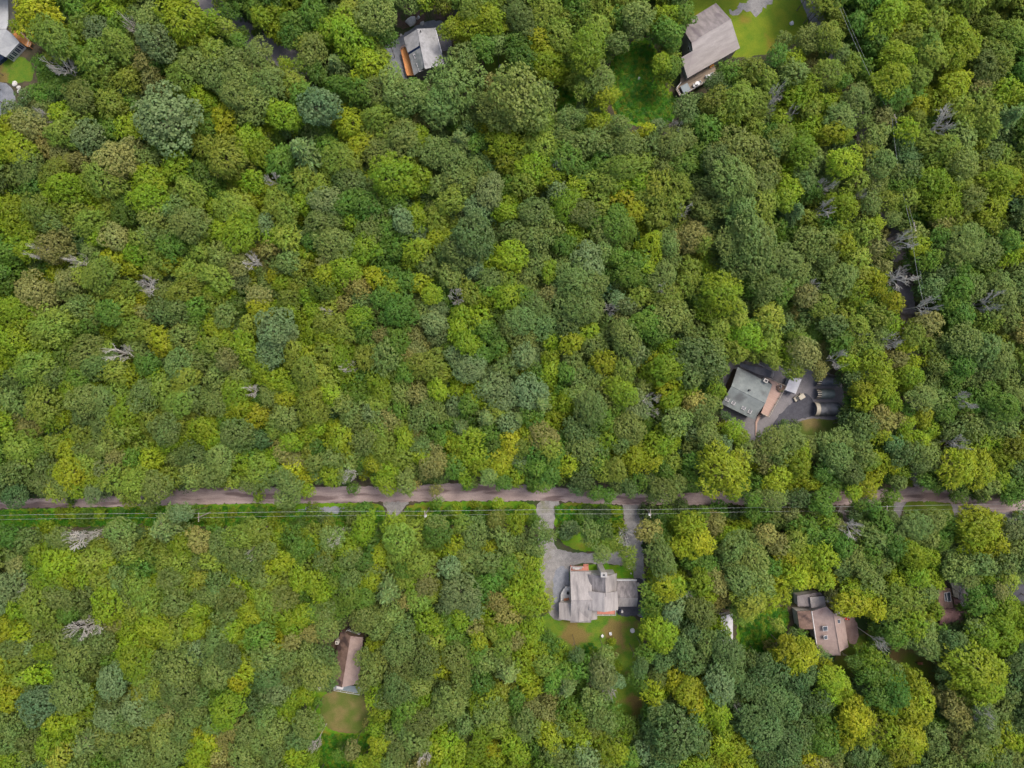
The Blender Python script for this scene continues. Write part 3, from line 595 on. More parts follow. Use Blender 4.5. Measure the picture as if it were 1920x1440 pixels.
x, y, _ = P(*f6(608,432), .3); t_ = thing('canoe', 'short red canoe lying on the tan paving beside the pinkish tan house', 'canoe', (x, y, 0))
ln = [(-.95,.02,.45),(-.6,.22,.3),(0,.3,.25),(.6,.22,.3),(.95,.02,.45)]; mb = MB(); v = [(x+p*math.cos(R(-14)), y+p*math.sin(R(-14))+w__*s_, z_) for p, w__, z_ in ln for s_ in (1, -1)]
v += [(x+p*.9*math.cos(R(-14)), y+p*.9*math.sin(R(-14)), .02) for p, w__, z_ in ln]
mb.add(v, [(2*i, 2*i+2, 10+i+1, 10+i) for i in range(4)]+[(2*i+1, 10+i, 10+i+1, 2*i+3) for i in range(4)]); mb.build('hull', M['red'], t_)
for k in (-.35, .35): MB().box((x+k, y-k*.25, .27), (.12, .46, .04), R(-14)).build('seat', M['white'], t_)
x, y, _ = P(*f6(1270,830), .4); t_ = thing('wheelbarrow', 'rusty brown wheelbarrow at the far end of the rear lawn, lower right', 'wheelbarrow', (x, y, 0))
mb = MB(); mb.add([(x-.75,y-.35,.75),(x+.6,y-.4,.7),(x+.6,y+.4,.7),(x-.75,y+.35,.75),(x-.5,y-.2,.35),(x+.4,y-.25,.35),(x+.4,y+.25,.35),(x-.5,y+.2,.35)], [(4,5,6,7),(0,4,7,3),(1,2,6,5),(0,1,5,4),(2,3,7,6)]); mb.build('tray', M['rustw'], t_)
MB().tube((x-.8,y-.05,.22),(x-.8,y+.05,.22), .22, n=12).build('wheel', M['rubber'], t_)
for s_ in (-1, 1): MB().tube((x-.8, y+.08*s_, .22), (x+1.1, y+.3*s_, .62), .03, n=5).build('handle', M['rustw'], t_)
x, y, _ = P(*f6(1638,292), 1); t_ = thing('garden_swing', 'white framed garden swing beside the red-brown roofed house', 'swing', (x, y, 0))
mb = MB(); [mb.tube((x+i, y+j, 0), (x+i*.9, y+j*.2, 1.9), .05, n=6) for i in (-.7, .7) for j in (-1, 1)]; mb.tube((x-.75, y, 1.9), (x+.75, y, 1.9), .06); mb.build('frame', M['white'], t_)
MB().box((x, y, .6), (1.1, .55, .08)).build('seat', M['white'], t_); MB().box((x, y, 1.92), (1.2, 1.0, .04), R(3)).build('canopy', M['white'], t_)
# stones
BL = ['grey stone on the right side of the bright lawn', 'flat pale boulder at the gravel edge above the slate-roofed house', 'round pale boulder right of the flat one above the slate-roofed house', 'small pale stone high in the leaf litter above the slate-roofed house', 'middle small stone in the leaf litter above the slate-roofed house', 'small stone at the left edge of the yard gravel, upper middle',
 'pale stone in the wild meadow near the long deck, upper of two', 'pale stone in the wild meadow near the long deck, lower of two', 'grey stone at the left of the wild meadow', 'big pale rock by the pavement in the upper left corner', 'middle rock of the heap by the pavement, upper left corner', 'lowest rock of the heap by the pavement, upper left corner', 'large flat pale rock below the rock heap, upper left corner',
 'left small stone on the front lawn of the rambling grey house', 'middle small stone on the front lawn of the rambling grey house', 'right small stone on the front lawn of the rambling grey house', 'upper pale stone left above the dry round lawn', 'lower pale stone left above the dry round lawn', 'small stone beside the weeds right of the pinkish tan house']
for k, (px, py, s_) in enumerate([(691,0,0),(1484,44,1.1),(772,41,2.3),(792,44,1.0),(777,20,.5),(785,33,.7),(752,66,.6),(1246,178,.7),(1252,186,.6),(1198,147,.9),(28,158,1.3),(36,164,.9),(38,172,1.2),(46,189,2.0),(1172,1058,.5),(1180,1066,.5),(1183,1075,.4),(600,1292,.8),(603,1288,1.0),(1638,1176,.9)]):
    if not s_: continue
    x, y, _ = P(px, py); mb = MB(); n = 9
    rr = [(s_*.5*(.8+.4*rnd.random())) for _ in range(n)]; an = rnd.random()*3
    v = []
    for lv, (sc_, zz) in enumerate([(1, 0), (1.02, s_*.18), (.7, s_*.34)]):
        v += [(x+rr[i]*sc_*math.cos(2*math.pi*i/n)*1.3*math.cos(an)-rr[i]*sc_*math.sin(2*math.pi*i/n)*math.sin(an), y+rr[i]*sc_*math.cos(2*math.pi*i/n)*1.3*math.sin(an)+rr[i]*sc_*math.sin(2*math.pi*i/n)*math.cos(an), zz) for i in range(n)]
    mb.add(v, [tuple(range(2*n, 3*n))]+[(l*n+i, l*n+(i+1) % n, (l+1)*n+(i+1) % n, (l+1)*n+i) for l in range(2) for i in range(n)])
    o = mb.build('boulder', M['stone'], off=(x, y, 0))
    tag(o, BL.pop(0), 'boulder', 'pale boulders in the yards')

# ------------------------------------------------------------------ utility poles and wires
def upole(px, py, lab, rz=0, tf=False, H=10.0):
    x, y, _ = P(px, py, H); t_ = thing('utility_pole', lab, 'utility pole', (x, y, 0), 'utility poles along the roads')
    MB().tube((x, y, -.1), (x, y, H+.3), .17, .11, n=9).build('pole', M['pole'], t_)
    MB().box((x, y, H-.2), (.12, 2.3, .14), rz).build('crossarm', M['pole'], t_)
    for k in (-1, -.45, 1):
        q = (x-math.sin(rz)*k, y+math.cos(rz)*k); MB().tube((*q, H-.12), (*q, H+.12), .06, .04, n=7).build('insulator', M['white'], t_)
    if tf:
        MB().tube((x+.05, y-.48, H-2.2), (x+.05, y-.48, H-1.2), .32, n=14).build('transformer', M['white'], t_)
    return x, y
pts = [upole(-62,975,'wooden utility pole beyond the left edge by the main road'), upole(372,970,'wooden utility pole by the left part of the main road, left of the stone ditch'),
       upole(796,966,'utility pole with transformer by the main road, below left of the middle lot', 0, True), upole(1220,963,'utility pole with white transformer beside the right lane of the gravel loop', 0, True),
       upole(1664,957,'utility pole with crossarm beside the driveway below the side road', 0, False), upole(2110,950,'wooden utility pole beyond the right edge by the main road')]
pts2 = [upole(1553,-60,'wooden utility pole beyond the top edge by the side road', R(25), False, 12.6), upole(1680,222,'utility pole where the side road wire bends, upper right', R(15), False, 12.6), upole(1716,425,'utility pole beside the side road, middle right under trees', R(10), False, 12.6), upole(1748,600,'lowest utility pole beside the side road among dark trees', R(10), False, 12.6)]
def wire(seq, dx, z, r, lab):
    mb = MB()
    for (x0, y0), (x1, y1) in zip(seq[:-1], seq[1:]):
        d_ = np.array((x1-x0, y1-y0)); d_ /= np.linalg.norm(d_); n_ = np.array((-d_[1], d_[0]))*dx
        pp = [(x0+n_[0]+(x1-x0)*k/12, y0+n_[1]+(y1-y0)*k/12, z-1.0*4*(k/12)*(1-k/12)) for k in range(13)]
        for k in range(12): mb.tube(pp[k], pp[k+1], r, n=4)
    o = mb.build('power_line', M['wire'], off=(seq[0][0], seq[0][1], z)); tag(o, lab, 'power line', 'power lines strung between the poles')
wire(pts, 1.0, 10.1, .026, 'upper pale power line running the whole width beside the main road')
wire(pts, -.25, 9.2, .02, 'lower thin power line running the whole width beside the main road')
wire(pts2, -1.0, 12.7, .026, 'left one of the pair of power lines along the side road')
wire(pts2, .35, 11.7, .02, 'right thinner one of the pair of power lines along the side road')
DATA = """
T 0 0
23 8 17 Y,36 26 16 o,10 19 6 y,56 3 10 g,68 5 9 y,59 17 9 o,56 29 7 y,72 21 12 p,82 6 8 y,85 30 12 o,86 16 9 g,100 11 9 s,96 23 6 s,110 13 11 s,112 28 15 p,134 13 19 y,127 29 9 o,140 33 11 o,148 47 14 s,134 54 13 o,113 43 10 g,106 44 7 b,111 56 8 b,70 43 15 o,60 42 9 g,80 56 9 o,96 57 10 o,90 48 8 y,69 62 10 g,57 72 12 s,80 77 11 o,44 84 10 y,56 87 11 o,120 86 24 p,95 94 11 y,82 96 9 g,65 101 13 p,44 98 12 o,47 108 6 y,20 93 13 b,9 92 11 Y,8 110 13 y,17 122 12 s,33 106 10 b,42 115 8 b,9 130 10 s,23 138 9 g,40 127 12 o,46 139 15 y,75 133 16 o,56 120 9 b,85 120 15 b,95 111 11 b,109 133 14 y,106 119 10 s,131 124 11 y,133 106 10 g,149 108 8 o,146 130 10 g,140 141 12 o,148 72 9 y,150 95 8 o,40 65 7 g,5 80 8 p,46 50 11 x,100 18 8 x,31 87 6 x,116 84 6 g
T 384 0
1 15 11 y,15 19 10 o,24 30 8 g,4 38 11 o,16 46 14 s,8 55 12 s,38 42 15 s,27 57 13 s,46 60 14 s,20 69 13 s,36 75 15 s,56 84 13 y,64 60 11 o,14 90 11 Y,2 75 7 y,2 95 8 g,26 93 9 g,31 105 13 y,40 112 12 y,13 117 17 o,34 135 9 y,3 138 9 g,55 119 12 g,51 135 8 x,70 111 17 c,86 77 16 p,72 68 10 g,108 25 17 y,92 20 10 y,110 9 12 o,73 32 7 o,80 35 12 s,74 47 10 o,97 45 11 c,122 46 14 Y,83 53 9 g,60 47 7 y,40 11 8 y,52 8 7 y,50 20 7 y,68 14 10 g,64 25 9 g,17 6 10 g,37 3 9 g,80 6 11 g,8 2 6 o,127 8 16 s,136 25 8 g,130 40 9 o,98 62 9 g,116 66 10 g,128 66 12 s,140 60 12 s,150 70 14 s,146 82 10 g,108 92 13 Y,130 87 13 o,122 97 9 o,146 100 14 s,116 108 9 Y,102 118 14 o,90 107 9 g,128 112 12 s,138 130 16 y,86 125 6 y,74 134 10 o,88 136 9 o,108 137 13 s,62 139 10 g,50 142 8 y,152 125 9 o,155 138 8 y,28 24 6 g,38 23 5 g
T 768 0
45 17 13 y,60 12 13 y,30 20 10 y,48 2 10 o,82 10 12 s,90 17 11 s,80 30 10 g,84 42 10 g,97 28 11 Y,102 46 12 y,110 54 8 y,112 24 13 o,102 5 13 o,118 12 10 o,128 8 11 g,140 20 13 o,134 35 15 y,150 12 10 o,150 30 8 g,128 42 8 g,145 2 9 o,142 56 13 s,133 63 10 o,147 70 11 Y,32 62 24 s,20 78 14 s,40 45 13 s,54 33 11 g,66 31 9 s,84 68 25 s,98 75 15 s,68 82 15 s,62 62 9 b,96 93 16 o,100 108 14 o,88 108 10 o,72 105 12 Y,66 97 9 Y,72 120 10 Y,37 103 11 c,50 106 7 g,120 86 11 s,113 97 8 s,128 107 11 s,140 104 11 s,118 117 11 g,145 120 11 g,92 126 14 y,106 132 11 y,85 137 9 o,60 142 12 p,74 139 8 g,5 64 8 g,5 78 7 g,3 90 6 b,8 102 9 y,2 108 8 s,18 113 12 s,33 122 13 s,8 132 11 y,25 136 10 s,40 136 13 s,48 126 9 s,112 143 10 p,130 130 9 g,125 140 9 y,148 138 10 o,137 133 9 o,111 124 6 x,140 92 8 y,55 75 8 s,150 100 8 s
T 1152 0
40 12 12 y,53 9 11 g,20 8 11 s,17 18 9 s,5 12 10 g,2 30 9 s,12 2 8 o,32 20 10 g,42 22 10 g,36 45 9 y,44 48 8 g,38 55 9 y,44 41 6 o,54 80 11 d,63 74 6 d,77 74 11 o,95 73 14 o,106 78 12 o,90 82 11 y,76 60 8 d,88 52 9 g,103 50 11 o,124 40 9 g,116 58 10 o,135 45 9 y,136 54 11 s,148 27 13 s,129 29 9 s,148 48 6 b,150 62 8 y,137 68 9 y,122 70 8 x,118 80 5 x,133 85 6 x,142 70 9 y,150 80 8 o,70 95 11 g,84 92 9 g,106 94 8 o,118 100 9 g,126 88 7 y,128 105 12 o,142 110 12 y,150 95 10 y,95 112 18 s,110 122 18 s,80 122 14 s,92 132 18 s,110 138 15 s,76 138 12 s,120 110 8 s,64 112 7 g,62 122 8 g,34 94 9 p,45 96 7 x,52 102 10 s,24 96 7 Y,5 92 9 s,10 108 12 s,30 108 11 s,45 108 12 s,8 124 13 o,24 119 9 o,52 122 10 g,38 126 11 s,20 136 9 y,48 137 12 o,34 137 11 o,5 138 9 y,16 142 6 y,60 135 8 s,128 130 9 y,135 140 9 y,150 118 9 s,145 134 9 s,1 70 6 y,150 140 8 g,17 17 6 x
T 1536 0
55 9 14 y,72 8 11 y,68 26 13 o,90 12 10 o,84 33 12 o,88 40 10 o,105 22 14 y,112 30 12 y,104 40 10 y,62 40 12 y,45 30 9 g,58 20 10 Y,45 18 9 g,35 5 8 g,30 15 8 g,130 15 10 o,145 25 13 o,135 40 14 o,128 48 13 s,140 52 10 o,152 35 9 g,150 55 8 g,105 60 12 Y,98 70 10 Y,90 75 9 Y,76 56 12 o,58 58 14 y,60 68 13 g,72 70 9 g,124 64 8 b,120 72 11 o,108 78 9 o,143 65 10 y,150 72 8 y,148 85 12 c,155 95 8 g,128 85 11 o,128 96 9 o,75 88 8 o,68 96 9 y,76 78 8 Y,95 90 12 x,112 90 7 o,80 103 9 o,95 110 13 o,90 122 12 y,110 102 11 s,110 122 12 s,122 105 9 y,115 112 8 y,130 115 10 s,125 125 9 o,140 118 9 o,85 135 13 y,98 138 10 y,108 135 9 o,120 138 9 o,140 132 12 y,150 135 9 Y,152 122 8 o,65 105 8 d,68 117 9 d,72 128 9 d,10 25 13 o,5 35 9 g,17 20 7 o,18 38 9 s,8 52 13 o,26 47 9 o,15 60 7 y,20 60 7 g,30 72 13 s,38 75 9 s,43 68 7 o,18 86 12 s,5 75 8 y,2 90 7 y,12 98 10 Y,20 100 8 y,35 90 9 s,45 100 11 s,20 120 13 y,38 115 11 o,50 120 12 s,45 135 12 s,60 130 8 s,30 135 10 o,10 135 8 s,6 138 7 x,68 135 8 g,20 28 5 g,50 85 8 b,36 50 7 g,25 65 6 b,140 105 6 d,60 140 8 g,135 80 6 d
T 0 360
4 12 12 y,8 22 9 y,27 14 13 o,40 3 12 y,52 13 11 o,33 22 8 s,38 40 13 b,30 46 8 x,20 30 8 y,12 38 11 y,18 44 9 y,4 45 10 g,6 55 10 g,66 22 11 o,74 8 10 y,82 12 9 o,92 12 12 g,70 33 9 y,85 34 12 b,108 4 14 y,132 3 10 o,115 18 12 s,128 12 10 s,140 22 14 s,112 32 11 s,124 40 10 g,105 36 10 o,100 45 12 y,82 50 10 Y,94 54 9 Y,118 50 10 o,127 54 9 Y,146 12 9 o,150 42 9 o,66 45 8 s,60 52 8 x,60 62 11 o,72 60 13 o,48 65 9 b,50 75 9 s,40 60 6 Y,22 76 15 b,36 78 7 b,58 85 11 s,70 83 9 o,82 75 8 o,92 72 9 o,112 58 8 o,110 70 10 x,122 74 9 s,140 60 9 o,145 56 10 o,136 74 14 o,148 70 9 o,8 88 13 y,15 97 11 y,36 100 17 o,46 108 10 o,5 110 12 y,20 120 11 y,4 125 9 y,52 112 8 g,62 102 9 g,68 95 8 s,78 90 10 g,82 100 8 y,90 88 10 o,100 87 9 Y,107 90 7 b,97 104 12 o,110 105 9 o,120 90 11 s,132 88 10 s,146 86 9 g,133 97 7 b,120 110 10 Y,120 117 8 Y,136 108 14 s,146 98 9 g,62 120 14 s,46 122 10 g,36 128 8 y,22 132 16 o,40 137 13 s,70 130 13 s,56 138 12 g,88 120 10 x,76 120 8 o,100 118 8 s,84 135 11 o,96 138 9 y,108 130 9 g,112 125 8 d,105 136 6 b,118 140 10 y,132 130 12 s,145 126 10 s,136 140 12 o,5 140 9 s,14 84 7 g,150 120 9 g,150 108 8 y,70 16 8 o,90 3 8 g,46 30 7 b,62 38 6 d
T 384 360
20 10 14 o,6 12 8 y,28 20 12 y,22 30 14 y,10 28 8 y,36 5 9 Y,38 15 6 Y,52 8 12 o,60 15 9 o,44 22 8 p,3 28 8 y,50 33 9 y,60 32 10 o,72 32 8 c,72 8 9 y,82 8 10 g,92 5 13 p,105 8 10 g,118 8 14 g,128 12 11 s,140 6 9 g,148 20 10 p,85 22 13 s,98 20 8 s,110 20 10 y,122 28 10 s,135 28 9 g,95 38 14 s,80 35 9 g,108 38 10 s,118 42 12 y,132 46 11 g,145 40 10 g,13 47 11 s,24 54 9 b,36 52 9 x,45 55 6 b,47 42 7 b,62 52 10 s,72 58 11 o,76 46 7 y,82 54 8 Y,90 52 7 b,104 56 12 y,6 62 11 o,24 66 8 b,34 60 6 Y,34 68 6 o,42 60 6 s,44 68 6 s,51 62 6 Y,58 68 8 y,68 68 8 o,79 70 5 Y,90 62 9 y,86 72 10 g,96 75 8 y,104 70 8 b,114 70 10 b,128 64 10 Y,140 62 9 g,150 66 9 g,117 80 9 s,15 74 8 y,38 78 10 b,38 85 9 Y,51 86 6 y,62 80 9 o,76 78 7 y,72 86 5 s,63 90 7 y,80 88 8 y,92 86 8 o,105 84 9 b,93 90 5 x,22 84 8 g,4 82 9 o,6 74 8 y,14 92 9 s,33 98 9 o,44 92 7 o,50 104 16 p,46 120 12 p,62 106 9 p,70 94 7 y,80 104 12 y,90 98 9 o,102 102 12 o,114 94 10 y,120 102 11 g,144 88 14 g,132 78 9 g,130 92 9 s,140 74 9 y,5 102 9 Y,12 100 8 Y,20 105 6 s,27 108 7 y,6 116 10 o,14 112 8 y,30 120 11 y,38 128 9 y,16 126 9 b,66 120 12 o,80 125 11 Y,74 134 12 o,90 120 9 o,100 126 13 y,88 136 10 o,106 138 9 y,113 104 7 b,122 110 8 g,132 108 8 b,143 112 13 g,120 124 10 o,134 124 11 s,108 130 8 x,152 122 8 b,25 136 11 s,8 136 11 s,40 136 9 y,52 142 10 y,128 141 10 y,145 140 9 o,118 137 7 g,150 134 8 g,88 108 8 y,100 110 7 y
T 768 360
5 18 9 y,20 18 10 o,30 5 11 o,52 12 12 p,60 4 9 p,72 15 9 y,74 8 8 y,96 14 13 s,106 22 10 s,88 22 8 s,76 28 10 s,45 32 17 d,38 44 14 s,52 42 10 d,26 46 8 s,48 56 8 p,20 33 9 Y,5 42 9 Y,3 50 8 y,12 54 9 s,30 62 10 s,76 48 13 y,60 52 7 y,84 34 9 s,96 34 11 s,95 52 10 s,110 46 5 g,118 10 13 y,130 14 12 s,140 8 11 o,122 28 10 y,138 20 10 g,115 38 9 g,132 36 10 o,145 30 9 s,146 44 8 s,134 52 14 p,115 56 10 s,106 60 8 y,62 64 9 s,74 64 8 o,88 64 9 s,125 68 17 s,118 85 14 s,132 86 14 s,136 70 12 s,120 100 10 s,150 88 8 x,8 68 9 Y,16 76 8 y,9 90 10 s,18 98 9 p,22 108 8 p,20 88 8 p,3 108 8 b,4 118 8 b,12 130 13 o,22 138 9 o,35 78 9 x,45 75 9 o,55 80 10 y,60 72 9 g,74 78 12 y,84 78 8 g,84 72 6 d,106 76 8 b,95 85 12 s,100 98 12 s,82 96 12 s,86 108 12 s,74 100 9 s,64 92 8 g,52 92 10 y,38 92 9 y,36 102 9 y,42 112 9 y,56 102 10 g,63 106 9 g,66 116 8 g,50 114 7 y,106 110 9 y,69 121 6 Y,86 122 10 p,72 132 10 s,84 131 7 Y,106 125 7 y,106 134 9 y,44 132 12 p,34 122 8 p,30 138 6 Y,54 122 8 g,66 140 10 p,94 138 9 g,112 92 6 y,110 88 5 g,122 112 9 Y,134 104 9 y,138 114 10 s,150 108 8 s,145 128 10 Y,124 128 9 s,128 138 10 s,140 140 9 s,118 136 8 g,30 72 6 g,68 84 6 g,102 66 6 s,150 60 6 g,28 130 6 g,5 28 8 p,50 122 6 g
T 1152 360
8 5 11 Y,16 14 8 Y,30 5 14 o,34 17 11 o,45 8 9 o,20 3 7 o,52 13 7 x,70 12 9 s,64 4 8 s,84 6 10 s,98 10 15 s,112 8 14 o,105 32 18 s,90 38 12 s,95 50 14 s,112 50 14 s,100 22 10 s,114 30 9 s,86 24 6 s,130 52 14 s,140 60 8 s,138 12 10 c,130 4 9 y,148 20 9 o,125 25 7 g,124 15 6 g,145 35 10 s,150 45 8 s,5 25 13 g,2 15 8 g,28 40 13 y,16 52 11 g,2 48 8 g,24 55 8 y,20 65 9 g,10 62 9 g,42 38 9 s,60 34 12 b,68 38 7 o,42 48 8 s,58 60 11 o,38 62 12 s,55 70 9 o,65 56 6 y,82 76 16 y,84 64 8 y,70 88 9 y,90 85 8 o,66 80 8 g,118 70 12 s,105 72 8 g,128 76 9 g,112 80 8 s,146 78 10 b,150 70 6 x,132 66 10 s,20 76 9 o,40 78 12 o,38 72 8 x,10 85 9 p,2 80 7 p,6 94 7 b,42 92 14 s,52 95 10 s,24 98 12 g,32 106 10 g,10 110 13 s,15 120 11 p,44 118 8 y,28 120 6 g,40 132 12 y,8 134 10 o,34 128 9 Y,28 138 8 y,46 140 9 Y,64 108 9 s,80 102 9 o,65 124 18 d,76 120 10 s,58 118 10 s,78 134 10 o,60 138 10 s,94 94 9 o,100 108 13 y,92 118 10 o,108 116 10 o,118 92 11 o,116 100 9 o,104 100 8 g,118 112 10 o,120 126 8 o,132 124 9 y,140 112 8 o,138 104 7 s,148 92 10 s,145 122 13 b,136 134 10 o,22 142 6 b,50 106 7 d,140 95 5 b,152 104 6 g
T 1536 360
20 10 12 y,40 8 10 s,55 6 12 o,68 3 8 o,5 12 8 x,32 2 5 x,3 20 8 y,10 22 8 g,5 35 10 s,8 50 9 s,20 38 9 Y,16 30 8 o,36 28 11 o,44 24 8 y,57 20 8 s,50 30 5 b,75 32 9 s,78 40 8 y,64 36 9 x,55 44 7 o,74 52 8 g,62 54 5 b,44 40 7 b,30 50 11 o,88 8 10 y,98 10 12 y,110 5 11 o,105 18 10 o,94 22 8 b,118 4 9 s,132 10 14 y,128 24 11 o,140 22 8 o,120 32 10 g,112 38 14 s,128 45 12 s,100 44 10 s,105 55 11 g,115 65 13 g,125 55 10 g,108 72 12 g,120 72 10 s,146 35 8 g,146 45 9 y,150 28 8 s,148 8 7 d,152 60 9 s,86 40 7 g,86 50 8 g,94 60 9 d,88 70 9 d,82 66 7 d,100 84 9 g,108 90 12 g,118 95 9 g,128 96 10 o,128 83 10 x,140 80 12 s,145 95 11 s,138 68 9 s,150 80 9 s,60 64 12 x,80 85 9 x,84 98 11 b,96 103 6 g,44 68 10 Y,58 82 9 Y,20 65 13 s,10 75 11 s,32 62 9 o,30 75 10 y,5 84 10 o,20 90 10 o,36 90 9 g,48 92 10 o,12 100 11 s,30 102 12 o,55 98 10 y,62 105 11 Y,74 105 12 o,80 112 9 o,68 115 9 Y,46 108 8 s,32 110 7 x,52 112 8 x,40 118 10 o,18 112 10 g,14 126 9 x,25 128 9 y,60 126 10 b,72 128 8 y,88 125 8 Y,92 130 9 s,92 115 8 s,45 135 15 Y,70 138 12 y,84 140 9 s,2 135 8 b,112 110 13 s,125 118 16 s,138 125 14 s,110 128 13 g,125 135 12 s,140 112 9 o,145 140 10 s,102 140 8 g,105 118 9 d,76 24 6 g,28 18 5 d,22 118 7 o,150 110 9 b,150 118 6 o,30 140 9 d,94 32 7 g,112 140 8 s
T 0 720
5 10 11 s,28 14 15 o,52 4 9 y,68 4 9 y,60 12 12 s,75 12 12 s,88 6 9 o,36 28 8 y,45 26 7 y,60 24 9 s,92 22 12 y,105 10 12 s,120 3 11 o,130 15 12 o,145 10 9 s,138 20 8 o,86 35 10 o,76 30 8 s,96 34 9 y,112 28 9 o,122 36 12 s,134 30 9 o,148 34 9 y,60 36 9 o,74 36 8 s,38 46 8 o,2 37 6 y,12 49 12 o,26 50 8 g,48 50 9 Y,50 42 8 y,62 48 9 s,80 46 10 s,68 50 8 s,90 46 8 y,105 44 9 o,124 44 8 y,140 46 8 y,112 57 9 Y,120 54 6 y,132 54 9 s,144 56 12 s,145 70 11 s,128 60 6 s,10 66 11 s,3 60 7 g,32 62 10 s,30 76 12 s,22 72 7 s,50 68 12 Y,40 68 8 o,62 60 8 o,70 62 6 y,38 80 9 o,8 84 12 d,66 75 8 y,68 84 9 p,56 80 7 y,84 72 11 o,100 76 16 o,115 78 14 s,124 72 10 o,100 66 9 o,110 90 9 s,96 86 9 o,136 74 7 d,52 97 7 y,74 98 6 y,88 97 5 g,62 100 7 g,44 98 6 y,135 97 10 p,148 98 8 g,58 116 11 x,70 114 6 x,2 115 10 g,18 118 11 s,32 112 9 y,42 116 9 s,88 112 14 s,90 124 9 s,75 120 7 o,118 110 16 c,110 125 10 o,138 111 6 y,136 122 10 y,148 118 10 b,135 134 11 o,148 132 9 s,96 130 7 o,68 134 14 o,80 134 8 y,28 128 9 y,22 138 9 g,40 136 13 y,50 130 7 y,8 128 9 s,10 138 8 b,105 137 10 g,122 136 8 o,92 140 9 g,84 56 8 b,76 64 7 b,97 55 8 g,22 20 6 b,30 28 8 b,20 32 8 b,18 40 7 g,140 116 6 s,52 88 4 g,45 78 7 s
T 384 720
3 8 9 s,20 6 12 y,36 5 7 x,8 16 10 s,24 18 12 y,48 10 9 s,52 5 8 Y,60 12 8 Y,66 3 8 y,6 28 8 y,16 30 8 g,36 26 10 Y,2 40 9 y,24 38 13 s,8 44 7 y,10 56 13 s,4 70 10 s,78 14 13 o,84 22 9 o,94 8 10 y,110 7 11 y,60 26 11 s,52 34 8 o,76 40 10 y,64 44 8 y,84 32 7 y,102 14 9 s,108 20 10 s,110 28 9 s,100 42 13 y,122 22 7 p,132 5 10 y,128 14 8 o,146 6 10 s,130 28 10 s,140 26 9 b,128 36 9 o,118 44 10 s,132 50 12 o,146 32 9 o,150 42 9 y,148 56 10 o,125 60 8 Y,138 62 9 y,135 74 12 y,150 74 11 s,40 42 8 d,32 52 8 g,26 60 10 y,38 66 12 o,50 58 9 y,20 70 9 o,32 76 9 s,44 72 9 s,40 84 6 y,10 74 4 Y,64 64 10 Y,58 72 9 s,74 70 9 Y,62 82 14 s,74 80 8 y,62 92 8 s,84 58 8 s,96 56 7 s,94 68 10 y,104 64 9 s,109 68 7 x,110 78 6 g,120 58 8 g,110 56 7 s,80 95 7 g,106 96 7 g,118 95 9 g,40 96 5 g,20 97 5 y,6 102 9 y,50 105 7 y,30 106 7 g,42 110 6 g,26 116 12 o,38 112 11 o,48 118 8 y,12 122 12 s,4 132 10 o,20 128 11 s,32 134 12 s,44 126 9 s,38 126 7 x,14 138 9 o,52 136 11 y,60 132 7 y,68 108 9 g,64 118 9 g,72 124 9 g,82 112 9 o,92 106 8 o,78 122 8 y,94 118 10 s,92 128 8 o,98 116 7 x,76 136 11 o,88 136 7 s,106 126 11 y,118 110 12 y,112 102 9 s,124 120 7 g,108 132 9 s,118 134 9 g,130 130 12 Y,146 120 14 o,140 106 10 y,150 104 9 o,142 134 8 o,120 140 9 s,150 139 8 g,100 140 8 g,58 50 7 b,65 58 8 b,84 48 7 g,146 20 7 g,78 52 7 o,88 100 7 d,56 98 5 y,130 70 7 g
T 768 720
5 8 10 b,14 14 10 s,20 5 8 y,8 26 10 s,20 22 8 s,18 34 9 g,3 38 8 b,8 46 8 s,22 42 7 g,18 48 7 b,10 56 8 y,15 62 9 b,22 60 8 b,3 65 8 s,2 75 7 b,19 80 6 b,35 4 8 y,40 2 6 Y,50 8 9 y,34 16 9 p,44 16 8 g,60 3 11 p,54 12 8 y,72 8 13 p,90 6 14 p,98 14 12 c,84 14 10 p,66 18 8 o,60 22 6 b,46 26 7 g,58 26 12 c,38 34 10 c,60 36 11 g,44 42 10 y,36 46 8 Y,30 40 6 y,74 30 9 p,82 26 10 c,92 26 9 g,96 32 9 y,108 28 8 y,104 22 6 y,100 40 12 b,88 38 7 Y,86 47 9 o,76 46 10 Y,64 46 9 g,70 56 10 Y,48 54 10 y,38 56 9 y,52 62 9 y,32 62 9 g,40 68 9 y,44 76 6 g,60 56 8 g,84 58 8 p,94 52 9 g,104 48 9 o,108 56 8 g,96 62 9 g,84 62 7 g,68 62 8 Y,80 70 9 y,60 70 8 s,70 74 8 g,92 72 8 g,100 76 9 g,106 68 9 g,92 78 5 y,110 40 7 s,48 74 6 s,121 12 9 y,118 20 6 y,136 18 13 s,148 10 11 s,128 8 9 s,145 26 10 g,126 36 11 d,130 48 13 s,142 44 11 s,150 40 9 y,116 46 8 g,118 60 9 y,124 64 9 g,132 72 10 d,126 78 8 d,142 60 10 g,148 66 11 o,140 82 8 g,150 84 8 g,134 58 8 d,118 35 6 s,128 100 5 g,134 98 9 d,145 98 9 d,144 104 7 g,122 108 8 p,118 112 8 p,136 112 11 s,148 112 9 s,145 128 9 s,150 122 8 o,20 90 6 g,35 95 6 y,50 92 6 y,66 90 6 y,86 96 8 y,20 105 10 s,40 106 10 o,30 97 6 g,52 98 6 g,66 102 10 s,80 106 10 y,92 103 8 g,5 112 10 o,4 125 10 o,20 114 12 g,34 118 9 y,48 114 12 s,30 126 9 y,18 130 6 y,42 126 8 s,62 112 9 s,72 118 10 s,60 124 7 Y,85 118 9 s,98 112 11 s,95 124 9 s,105 114 7 s,74 126 9 g,88 132 10 o,94 137 9 y,58 135 11 s,45 134 11 s,30 138 10 p,6 136 12 o,72 137 9 g,80 140 8 s,18 140 6 b,10 100 6 y
T 1152 720
